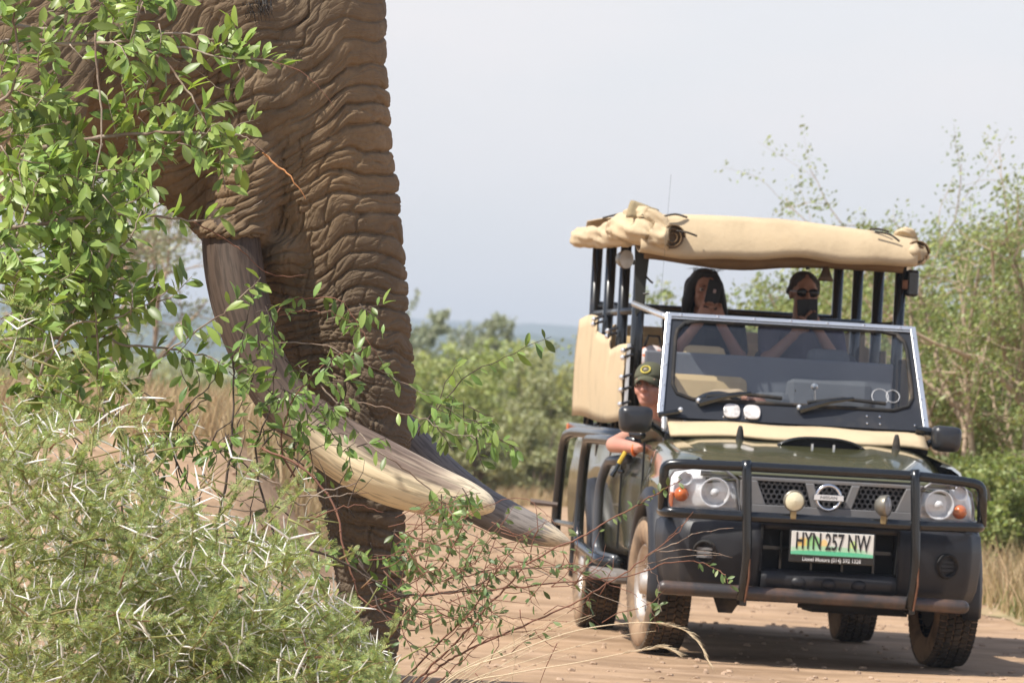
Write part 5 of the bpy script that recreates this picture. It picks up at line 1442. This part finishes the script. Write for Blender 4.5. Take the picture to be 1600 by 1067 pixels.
def tree(name, base, height, spread, lean, m, label, group, seed, leafs=.05, n_main=6, sparse=.0, cat='tree', twist=.5, bark=None, tuft=14, low=.12, levels=3, lf=1.0):
    R_ = random.Random(seed); o = empty(name, base, 0, label, cat, group)
    tr = MB(); br = MB(); V = []; F = []
    def g3(s): return Vector((R_.gauss(0, s), R_.gauss(0, s), R_.gauss(0, s)))
    def grow(p, d, L_, r, lev):
        n_ = 7; pts = [p]; rr = [r]
        for i in range(n_):
            d = (d+g3(.16*twist*2)+Vector((0, 0, .03 if lev < 2 else -.035))).normalized(); p = p+d*(L_/n_); pts.append(p); rr.append(r*(1-.62*(i+1)/n_))
        (tr if lev == 0 else br).tube(pts, rr, 6 if lev < 2 else 4)
        if lev >= 1:
            cnt = int(tuft*(1 if lev > 1 else .35)*lf)
            for _ in range(cnt):
                t = R_.random()**.7*n_; i = min(n_-1, int(t)); c = pts[i]+(pts[i+1]-pts[i])*(t-i)
                if c.z < low*height: continue
                for _ in range(R_.choice([3, 4, 6, 8])):
                    q = c+g3(.055); a = g3(1).normalized(); b = a.orthogonal().normalized(); e = a.cross(b); s = leafs*R_.uniform(.6, 1.4)
                    i0 = len(V); V.extend([q-b*s*.5, q+e*s*.25, q+b*s*.5, q-e*s*.25]); F.append((i0, i0+1, i0+2, i0+3))
        if lev < levels:
            for _ in range({0: 0, 1: 5, 2: 4}.get(lev, 3)):
                t = R_.uniform(.25, 1)*n_; i = min(n_-1, int(t)); c = pts[i]+(pts[i+1]-pts[i])*(t-i); dd = (pts[i+1]-pts[i]).normalized()
                grow(c, (dd*.7+g3(.5)).normalized(), L_*R_.uniform(.4, .7), rr[i]*.5, lev+1)
    for k in range(n_main):
        a = 6.28*k/n_main+R_.uniform(-.4, .4); tilt = R_.uniform(.15, .75)*spread
        d = Vector((math.cos(a)*tilt+lean[0], math.sin(a)*tilt+lean[1], 1)).normalized(); h = height*R_.uniform(.42, .6)
        p = Vector((math.cos(a)*.08, math.sin(a)*.08, -.05)); n_ = 6; pts = [p]; rr = [.045]
        for i in range(n_):
            d = (d+g3(.14)).normalized(); p = p+d*(h/n_); pts.append(p); rr.append(.034*(1-.55*(i+1)/n_)*(height/4))
        rr[0] = .045*(height/4); tr.tube(pts, rr, 7)
        for _ in range(5):
            t = R_.uniform(.3, 1)*n_; i = min(n_-1, int(t)); c = pts[i]+(pts[i+1]-pts[i])*(t-i); dd = (pts[i+1]-pts[i]).normalized()
            grow(c, (dd+g3(.45)+Vector((0, 0, .1))).normalized(), height*R_.uniform(.25, .55), .028*(height/4), 1)
    tr.build('trunk', bark or mat('acacia_bark', (.42, .31, .22), .9, var=.3, vscale=4), o)
    tag(br.build('branches', mat('acacia_twig', (.40, .30, .21), .9, var=.3, vscale=4), o), kind='stuff')
    mb = MB(); mb.add(V, F); tag(mb.build('crown', m, o), kind='stuff'); return o
def tpos(u, d):
    q = W(u, 700, d); return Vector((q.x, q.y, terrain(q.x, q.y)))
tree('acacia_tree', tpos(1590, 43), 4.1, .9, (.0, 0), AC, 'sparse arching acacia with bare upper twigs at the right edge of the frame', 'acacias right of the road', 6, .040, 8, tuft=7)
tree('acacia_tree', tpos(1495, 46), 3.3, 1.1, (-.05, 0), AC, 'bushy acacia with pale leaning stems right behind the right door mirror', 'acacias right of the road', 8, .05, 8, tuft=14, low=.08)
tree('acacia_tree', tpos(1390, 50), 3.2, 1.2, (-.1, 0), AC, 'acacia seen through the right-hand cage posts of the truck', 'acacias right of the road', 12, .055, 8, tuft=13)
tree('acacia_tree', tpos(1235, 56), 3.35, .9, (0, 0), AC, 'pale loose acacia behind the passenger in sunglasses', 'acacias right of the road', 19, .055, 7, tuft=9)
tree('acacia_tree', tpos(1640, 47), 3.4, 1.2, (-.1, 0), AC, 'dense low acacia behind the sparse one at the right edge', 'acacias right of the road', 23, .05, 8, tuft=14, low=.05)
for u, d, R, sd, lab in ((1560, 48, (.9, .6, .8), 31, 'dense green bush filling the foot of the right-edge acacias'), (1450, 52, (1.0, .6, .85), 32, 'green bush between the right mirror and the acacia stems'), (1340, 54, (1.0, .6, .85), 33, 'green bush behind the windscreen\'s right side'), (1500, 42.5, (.62, .45, .62), 35, 'leafy green bush just right of the right-hand door mirror'), (1585, 41.5, (.65, .45, .58), 36, 'round leafy bush above the dry grass near the right edge'), (1545, 45, (.8, .5, .85), 37, 'taller leafy bush between the right mirror and the frame edge'), (1640, 44, (.6, .5, .6), 34, 'small green bush at the far right edge above the dry grass')):
    x, y = tpos(u, d).xy; bush(x, y, R, 9000, .05, AC, lab, 'bushes under the acacias', gap=.02, seed=sd)
tree('umbrella_tree', tpos(695, 150), 4.0, 1.9, (0, 0), BG4, 'small flat-topped dark tree on the skyline just right of the trunk', None, 41, .12, 7, tuft=14)
tree('umbrella_tree', tpos(165, 60), 4.0, 1.2, (0, 0), BG4, 'blurred grey-green tree seen under the elephant\'s chin', None, 44, .06, 5, tuft=4)

# grass beside the road and on the bank
def grass(name, n_, area, h, m, label=None, wd=.012):
    V = []; F = []
    for k in range(n_):
        x, y = area(); z = terrain(x, y)
        H_ = h*rnd.uniform(.4, 1.25); a = rnd.uniform(0, 6.28); bx, by = math.cos(a)*wd, math.sin(a)*wd; lx, ly = rnd.gauss(0, .35)*H_, rnd.gauss(0, .35)*H_
        i = len(V); V += [(x-bx, y-by, z), (x+bx, y+by, z), (x+bx*.7+lx*.45, y+by*.7+ly*.45, z+H_*.6), (x-bx*.7+lx*.45, y-by*.7+ly*.45, z+H_*.6), (x+lx, y+ly, z+H_)]
        F += [(i, i+1, i+2, i+3), (i+3, i+2, i+4)]
    return tag(pyd(name, V, F, m), kind='stuff')
DG = foliage('dry_grass_blade', (.42, .32, .18), var=.3, hue=.015, trans=.3, rough=.6, tcol=(1.1, 1, .8))
GG = foliage('green_grass_blade', (.19, .21, .075), var=.3, hue=.02, trans=.3, rough=.6)
def verge_area():
    y = 34.5+rnd.random()**1.4*28; x = 3.55+rnd.random()*(y*.16)+abs(rnd.gauss(0, .05)); 
    if mnoise.noise(Vector((x*1.5, y*.8, 0))) < -.22 and rnd.random() < .8: y += .4
    return x, y
grass('dry_grass', 30000, verge_area, .42, DG, wd=.006)
grass('green_grass', 9000, verge_area, .22, GG, wd=.007)
def bank_area():
    y = rnd.uniform(36, 62); x = -.9-(y-30)*.030-rnd.random()**.8*6.5; return x, y
grass('bank_grass', 26000, bank_area, .40, DG, wd=.007)
def far_area():
    y = rnd.uniform(88, 175); x = rnd.uniform(-.14*y, .12*y); return x, y
grass('meadow_grass', 26000, far_area, .5, GG, wd=.03)
def belt_area():
    y = rnd.uniform(76, 90); x = rnd.uniform(-3.5, 3.0)+rnd.gauss(0, .1); return x, y
grass('roadside_grass', 9000, belt_area, .28, DG, wd=.01)
# scrub beyond, reads as one mass
mb = MB()
for k in range(150):
    y = rnd.uniform(120, 420); x = rnd.uniform(-.16*y, .14*y); s = rnd.uniform(.6, 1.3)*(1+y*.001)
    card_cloud(mb, (x, y, terrain(x, y)+s*.6), (s*1.3, s, s*.8), 190, .22, seed=k)
tag(mb.build('distant_scrub', BG2), kind='stuff')
# stones and leaf litter on the road
def rocks(n_, area, s0, s1, m, name):
    mb = MB()
    for k in range(n_):
        x, y = area(); s = rnd.uniform(s0, s1); b = MB().ball((0, 0, 0), (s, s*rnd.uniform(.6, 1), s*rnd.uniform(.4, .7)), 6, 4)
        mb.add([Vector(v)+rv(s*.12)+Vector((x, y, terrain(x, y)+s*.15)) for v in b.v], b.f)
    tag(mb.build(name, m), kind='stuff')
rocks(4200, lambda: (rnd.uniform(-3, 5.2), 19+rnd.random()**1.3*45), .004, .022, mat('road_stone', (.40, .28, .19), .9, var=.3, vscale=2), 'gravel')
# ------------------------------------------------------------------ people in the truck (built in the truck's own axes, left as separate things)
RZ = Matrix.Rotation(math.radians(5.3), 3, 'Z')
def carpos(p): return O_V+RZ @ Vector(p)
def skinmat(name, c, c2): return mat(name, c, .5, var=.1, vscale=20, c2=c2, cscale=5, cmin=.45, cmax=.75, spec=.35)
SK1 = skinmat('skin_light', (.38, .21, .145), (.35, .16, .11)); SK2 = skinmat('skin_tan', (.35, .195, .135), (.30, .15, .10)); SK3 = skinmat('skin_ruddy', (.55, .29, .21), (.52, .20, .15))
HAIR = mat('black_hair', (.012, .009, .008), .42, bump=.9, bscale=55, bdist=.01, stretch=(6, 6, .8))
HAIRB = mat('brown_hair', (.035, .02, .012), .45, bump=.9, bscale=55, bdist=.01, stretch=(6, 6, .8))
def rotm(yaw, pitch=0, roll=0): return Matrix.Rotation(yaw, 3, 'Z') @ Matrix.Rotation(pitch, 3, 'X') @ Matrix.Rotation(roll, 3, 'Y')
def head(mb, c, R, s=1.0):
    c = Vector(c); T = lambda p: c+R @ (Vector(p)*s)
    B = lambda p, r: mb.ball(T(p), tuple(q*s for q in r), 16, 10, R)
    B((0, .012, .022), (.076, .095, .098)); B((0, -.022, -.035), (.062, .068, .085)); B((0, -.045, -.088), (.040, .042, .032))
    B((.035, -.055, -.03), (.028, .03, .032)); B((-.035, -.055, -.03), (.028, .03, .032))
    B((.03, -.078, .028), (.028, .014, .010)); B((-.03, -.078, .028), (.028, .014, .010))
    mb.capsule(T((0, -.084, .018)), T((0, -.112, -.030)), .010*s, .0155*s, 10)
    B((.012, -.102, -.034), (.010, .012, .009)); B((-.012, -.102, -.034), (.010, .012, .009))
    B((0, -.088, -.062), (.026, .014, .0075)); B((0, -.086, -.074), (.022, .014, .0075))
    for sg in (-1, 1): B((sg*.077, .012, -.012), (.010, .021, .034))
def eyes(root, c, R, s=1.0):
    for sg in (-1, 1):
        e = MB().ball(Vector(c)+R @ (Vector((sg*.031, -.079, .006))*s), .0125*s, 10, 8).build('eye', mat('eye_white', (.35, .30, .27), .3), root, smooth=True)
        MB().ball(Vector(c)+R @ (Vector((sg*.031, -.0885, .005))*s), .0058*s, 8, 6).build('iris', mat('iris_dark', (.02, .015, .01), .2), e)
        MB().capsule(Vector(c)+R @ (Vector((sg*.016, -.090, .027))*s), Vector(c)+R @ (Vector((sg*.048, -.082, .026))*s), .0035*s, .0025*s, 6).build('eyebrow', HAIRB, root)
def hand(mb, wrist, d, nrm, curl=1.0, thumb=1, spread=.2):
    """palm, four unequal bent fingers and a side thumb"""
    wrist = Vector(wrist); d = Vector(d).normalized(); nrm = Vector(nrm).normalized(); s = d.cross(nrm).normalized(); nrm = s.cross(d).normalized()
    Rm = Matrix((s, d, nrm)).transposed()
    mb.capsule(wrist-d*.02, wrist+d*.02, .025, .027, 10); mb.ball(wrist+d*.05, (.040, .050, .016), 14, 10, Rm)
    for k, (L_, off) in enumerate(((.068, -.030), (.076, -.010), (.072, .010), (.058, .030))):
        p = wrist+d*(.088-.006*abs(k-1.3))+s*off*.95; dd = (d+s*off*spread*4).normalized(); mb.capsule(p-dd*.03, p, .0095, .009, 8); a = 0
        for j, f in enumerate((.45, .32, .25)):
            a += curl*(.55, .75, .5)[j]; q = (dd*math.cos(a)-nrm*math.sin(a)); p2 = p+q*L_*f; mb.capsule(p, p2, .0088-.0008*j, .0082-.0008*j, 8); p = p2
    p = wrist+d*.028+s*(-thumb*.030); q = (d*.6-s*thumb*.75-nrm*.35).normalized(); p2 = p+q*.038; mb.capsule(wrist+d*.012-s*thumb*.012, p, .014, .012, 8); mb.capsule(p, p2, .012, .0105, 8)
    q2 = (d*.85-s*thumb*.1-nrm*.6*curl).normalized(); mb.capsule(p2, p2+q2*.03, .0103, .0085, 8)
def person(loc, label, group=None):
    return empty('person', carpos(loc), math.radians(5.3), label, 'person', group)

def seated(px_, headc, R, arms, skinm, shirtm, label, hair, female=True, pel=None, grp=None, s=1.0, sleeve=.75, collar=.05):
    base = Vector((px_, pel[1] if pel else 2.42, .80)); root = person(base, label, grp)
    L = lambda p: Vector(p)-base
    pel = L(pel or (px_, 2.46, 1.33)); hc = L(headc); neck = hc+R @ Vector((0, .03, -.10)); nb = neck+(pel-neck).normalized()*.07
    chest = nb+(pel-nb)*.36; waist = nb+(pel-nb)*.70
    mb = MB(); head(mb, hc, R, s); mb.capsule(neck+Vector((0, 0, .04)), nb, .050, .054)
    sh = [L(a[0]) for a in arms]
    mb.ball(pel, (.165, .125, .115)); mb.ball(waist, (.135, .10, .13)); mb.ball(chest, (.165, .115, .15)); mb.ball(pel*.5+waist*.5, (.145, .105, .12))
    for q in sh: mb.capsule(nb-Vector((0, 0, .03)), q, .050, .048)
    for sg, (S_, El, Wr, hd, hn, th) in zip((-1, 1), arms):
        mb.chain([L(S_), L(El), L(Wr)], [.050, .039, .026]); hand(mb, L(Wr), hd, hn, 1.0, th)
    for sg in (-1, 1):
        k = pel+Vector((sg*.10, -.42, -.0)); f = k+Vector((0, -.02, -.42)); mb.chain([pel+Vector((sg*.085, 0, 0)), k, f], [.088, .062, .042]); mb.capsule(f, f+Vector((0, -.17, -.03)), .040, .030)
    mb.remesh('body', skinm, root, .0065, 4)
    cl = MB(); cl.ball(pel+Vector((0, 0, .03)), (.178, .138, .12)); cl.ball(waist, (.152, .115, .14)); cl.ball(chest, (.180, .128, .155)); cl.ball(pel*.5+waist*.5, (.16, .12, .12))
    for q in sh: cl.capsule(nb-Vector((0, 0, .045)), q, .056, .062)
    for S_, El, Wr, hd, hn, th in arms:
        a, b = L(S_), L(El); e = a+(b-a)*sleeve; cl.capsule(a, e, .064, .055)
    cl.remesh('shirt', shirtm, root, .009, 3)
    tr = MB()
    for sg in (-1, 1):
        k = pel+Vector((sg*.10, -.42, -.0)); f = k+Vector((0, -.02, -.34)); tr.chain([pel+Vector((sg*.085, 0, -.01)), k, f], [.108, .078, .062])
    tr.remesh('trousers', mat('dark_trousers', (.05, .05, .055), .85, var=.15), root, .012, 2)
    if hair: hair(root, hc, R, s)
    return root, hc, L
def hair_long(root, hc, R, s):
    T = lambda p: hc+R @ Vector(p); h = MB(); h.ball(T((0, .028, .040)), (.092, .098, .088), 16, 12, R)
    for sg in (-1, 1):
        h.chain([T((sg*.045, -.035, .100)), T((sg*.078, -.015, .03)), T((sg*.096, -.01, -.06)), T((sg*.112+.01, -.0, -.125))], [.020, .030, .036, .026]); h.chain([T((sg*.05, .06, .02)), T((sg*.07, .07, -.16))], [.06, .045])
    h.ball(T((0, .09, -.05)), (.08, .05, .12), 16, 12, R); h.ball(T((0, -.045, .095)), (.05, .035, .020), 12, 8, R)
    h.remesh('hair', HAIR, root, .008, 4)
    fl = MB()
    for k in range(40):
        a = rnd.uniform(-2, 2); p = T((.07*math.sin(a), .02, .10+.01*rnd.random())); fl.tube([p, p+R @ Vector((rnd.gauss(0, .02), 0, .02)), p+R @ Vector((rnd.gauss(0, .04), 0, .012))], [.0012, .001, .0004], 3)
    fl.build('flyaway_hair', HAIR, root)
def hair_tied(root, hc, R, s):
    T = lambda p: hc+R @ Vector(p); h = MB(); h.ball(T((0, .026, .046)), (.086, .096, .078), 16, 12, R)
    for sg in (-1, 1): h.chain([T((sg*.03, -.045, .098)), T((sg*.068, -.02, .06)), T((sg*.080, .035, .0))], [.012, .018, .022])
    h.chain([T((.03, .11, -.02)), T((.06, .12, -.10)), T((.085, .10, -.17))], [.035, .03, .016]); h.remesh('hair', HAIRB, root, .007, 4)

PH = mat('phone_black', (.008, .008, .010), .6)
# woman with long hair, photographing
R1 = rotm(.06, .06)
hc = (-.285, 2.44, 1.985)
p1, h1, L1 = seated(-.27, hc, R1, [((-.455, 2.46, 1.80), (-.47, 2.27, 1.60), (-.335, 2.17, 1.80), (.35, -.05, .85), (0, 1, .2), 1), ((-.10, 2.45, 1.795), (-.08, 2.27, 1.60), (-.215, 2.18, 1.79), (-.30, -.05, .85), (0, 1, .2), -1)],
                    SK1, mat('black_tshirt', (.012, .013, .014), .85), 'person with long black hair and black T-shirt holding a phone to her face', hair_long, grp='passengers on the raised seats')
eyes(p1, h1, R1)
def phone(loc, label, R, d, logo=True):
    o = empty('smartphone', carpos(loc), math.radians(5.3), label, 'phone'); b = MB(); b.box((0, 0, 0), d, R); b.build('phone_case', PH, o, bevel=.006)
    if logo: MB().box(R @ Vector((.004, -d[1]*.5-.002, .02)), (.017, .003, .022), R).build('camera_module', mat('pale_mark', (.45, .33, .33), .4), o, bevel=.003)
    return o
phone((-.272, 2.16, 1.955), 'dark phone with small pale patch held by the long-haired passenger', rotm(.1, 0, .16), (.082, .012, .165))
# person in sunglasses
R2 = rotm(.08, .10); hc2 = (.292, 2.44, 2.005)
p2, h2, L2 = seated(.30, hc2, R2, [((.10, 2.46, 1.785), (.07, 2.24, 1.60), (.215, 2.20, 1.76), (.25, -.3, .75), (.3, 1, .2), 1), ((.475, 2.46, 1.785), (.50, 2.26, 1.58), (.345, 2.23, 1.80), (-.45, -.25, .72), (0, 1, .2), -1)],
                    SK2, mat('grey_mauve_shirt', (.085, .075, .115), .85, var=.15), 'person in sunglasses and grey-mauve shirt holding a dark phone case', hair_tied, grp='passengers on the raised seats')
for sg in (-1, 1):
    l = MB().ball(h2+R2 @ Vector((sg*.033, -.090, .006)), (.032, .010, .025), 14, 8, R2).build('sunglass_lens', mat('black_lens', (.004, .004, .005), .25), p2, smooth=True)
    MB().tube([h2+R2 @ Vector((sg*.060, -.085, .012)), h2+R2 @ Vector((sg*.082, .0, .006))], .003, 5).build('temple', BK, p2)
MB().tube([h2+R2 @ Vector((-.01, -.098, .012)), h2+R2 @ Vector((.01, -.098, .012))], .003, 5).build('bridge', BK, p2)
phone((.262, 2.19, 1.885), 'black flip-case phone held up by the passenger in sunglasses', rotm(.25, 0, -.10), (.085, .014, .150), False)
MB().box((.05, .0, .02), (.05, .02, .12), rotm(-.3, 0, -.05)).build('case_flap', mat('case_grey', (.03, .031, .036), .6), bpy.data.objects['smartphone.001'], bevel=.006)

# the driver leaning on the door
R3 = rotm(-.42, -.10, -.05); hc3 = Vector((-.715, 1.25, 1.405))
SHK = mat('khaki_shirt', (.36, .27, .17), .85, var=.12)
base = Vector((-.5, 1.4, .80)); drv = person(base, 'driver in an olive cap leaning out with a bare elbow over the door')
L = lambda p: Vector(p)-base
mb = MB(); head(mb, L(hc3), R3); mb.capsule(L((-.67, 1.31, 1.34)), L((-.62, 1.36, 1.22)), .052, .06)
mb.ball(L((-.43, 1.42, 1.03)), (.17, .13, .12)); mb.ball(L((-.53, 1.40, 1.16)), (.18, .12, .14)); mb.ball(L((-.47, 1.41, 1.10)), (.17, .12, .13))
mb.capsule(L((-.60, 1.38, 1.22)), L((-.73, 1.33, 1.155)), .06, .052); mb.capsule(L((-.60, 1.38, 1.22)), L((-.42, 1.36, 1.27)), .06, .055)
mb.chain([L((-.73, 1.33, 1.155)), L((-.905, 1.14, 1.075)), L((-.80, .90, 1.065))], [.052, .045, .028]); hand(mb, L((-.80, .90, 1.065)), (.6, -.7, .1), (0, .2, 1), .6, 1)
mb.chain([L((-.42, 1.36, 1.27)), L((-.33, 1.16, 1.36)), L((-.19, 1.02, 1.375))], [.052, .042, .028]); hand(mb, L((-.19, 1.02, 1.375)), (.5, -.75, -.1), (0, -.1, 1), .9, -1)
for sx in (-.08, .09): mb.chain([L((-.42+sx, 1.40, 1.0)), L((-.38+sx, .98, 1.02)), L((-.38+sx, .85, .72))], [.09, .065, .045])
mb.remesh('body', SK3, drv, .0065, 4)
cl = MB(); cl.ball(L((-.43, 1.42, 1.04)), (.185, .145, .13)); cl.ball(L((-.53, 1.40, 1.16)), (.195, .135, .145)); cl.ball(L((-.47, 1.41, 1.10)), (.185, .135, .135))
cl.capsule(L((-.60, 1.38, 1.205)), L((-.72, 1.335, 1.155)), .07, .066); cl.capsule(L((-.60, 1.38, 1.215)), L((-.42, 1.36, 1.27)), .07, .066); cl.chain([L((-.42, 1.36, 1.27)), L((-.35, 1.20, 1.345)), L((-.25, 1.07, 1.37))], [.07, .066, .05])
cl.capsule(L((-.72, 1.335, 1.155)), L((-.80, 1.25, 1.12)), .066, .060)
cl.remesh('shirt', SHK, drv, .009, 3)
eyes(drv, L(hc3), R3)
T3 = lambda p: L(hc3)+R3 @ Vector(p)
# cap: dome, brim, badge
CAP = mat('olive_cap', (.085, .085, .050), .9, var=.12)
cap = MB(); rings = []
for j in range(9):
    a = math.pi/2*j/8; r = math.cos(a)**.8; rings.append([T3((.088*r*math.cos(t), .012+.104*r*math.sin(t), .038+.098*math.sin(a)**1.0)) for t in [2*math.pi*k/28 for k in range(28)]])
co_ = cap.loft(rings, True, True).build('cap', CAP, drv, smooth=True)
rings = []
for j in range(6):
    t = j/5; rings.append([T3(((.082-.010*t)*math.sin(s_), .012-.100*math.cos(s_)*(1+.72*t)+.02*t*abs(math.sin(s_)), .046-.028*t-.018*abs(math.sin(s_))*t-.018*math.sin(s_)**2)) for s_ in [-1.25+2.5*k/16 for k in range(17)]])
MB().loft(rings, closed=False).build('brim', CAP, co_, smooth=True, solid=.005)
YB = mat('yellow_embroidery', (.62, .50, .08), .8)
def onc(x, z):   # point on the cap's front
    sa = max(0, min(1, (z-.038)/.098)); r = math.cos(math.asin(sa))**.8; return T3((x, .012-.104*r*math.sqrt(max(0, 1-(x/(.088*r))**2))-.003, z))
MB().tube([onc(.026*math.cos(t), .083+.020*math.sin(t)) for t in [2*math.pi*k/20 for k in range(20)]], .0042, 6, closed=True).build('badge_ring', YB, co_)
MB().ball(onc(0, .083), (.010, .004, .008)).build('badge_centre', mat('pale_thread', (.5, .42, .35), .8), co_)
MB().tube([L((-.815, .925, 1.055))+Vector((.030*math.cos(t)*.5, .030*math.cos(t)*.8, .030*math.sin(t))) for t in [2*math.pi*k/16 for k in range(16)]], .008, 6, closed=True).build('wristband', mat('orange_band', (.75, .16, .03), .5), drv)
lan = empty('strap', carpos((-.87, 1.0, 1.06)), math.radians(5.3), 'yellow and black strap dangling over the door below the driver\'s elbow', 'strap')
MB().tube([(.03, 0, .01), (.0, -.015, -.045), (-.02, -.01, -.085)], [.011, .012, .011], 6).build('webbing', mat('yellow_webbing', (.60, .42, .05), .8), lan)
MB().tube([(-.02, -.01, -.085), (-.035, -.01, -.12), (-.055, -.005, -.155)], [.011, .012, .016], 6).build('clip', BK, lan)
MB().tube([(.01, .01, -.03), (-.0, .01, -.12)], .005, 5).build('cord', mat('dark_cord', (.05, .04, .03), .9), lan)
# bundle of cloth on the seat behind the driver
bag = empty('cloth_bag', carpos((-.60, 2.15, 1.55)), math.radians(5.3), 'white cloth bag with orange stripes on the seat behind the driver', 'bag')
MB().ball((0, 0, 0), (.10, .09, .10), 14, 10).build('bag_body', mat('bag_cloth', (.55, .50, .48), .9, c2=(.6, .16, .05), cscale=9, cmin=.5, cmax=.52), bag, smooth=True)
MB().tube([(-.05, 0, .08), (-.03, -.02, .15), (.03, -.02, .15), (.05, 0, .08)], .008, 6).build('bag_handle', BK, bag)
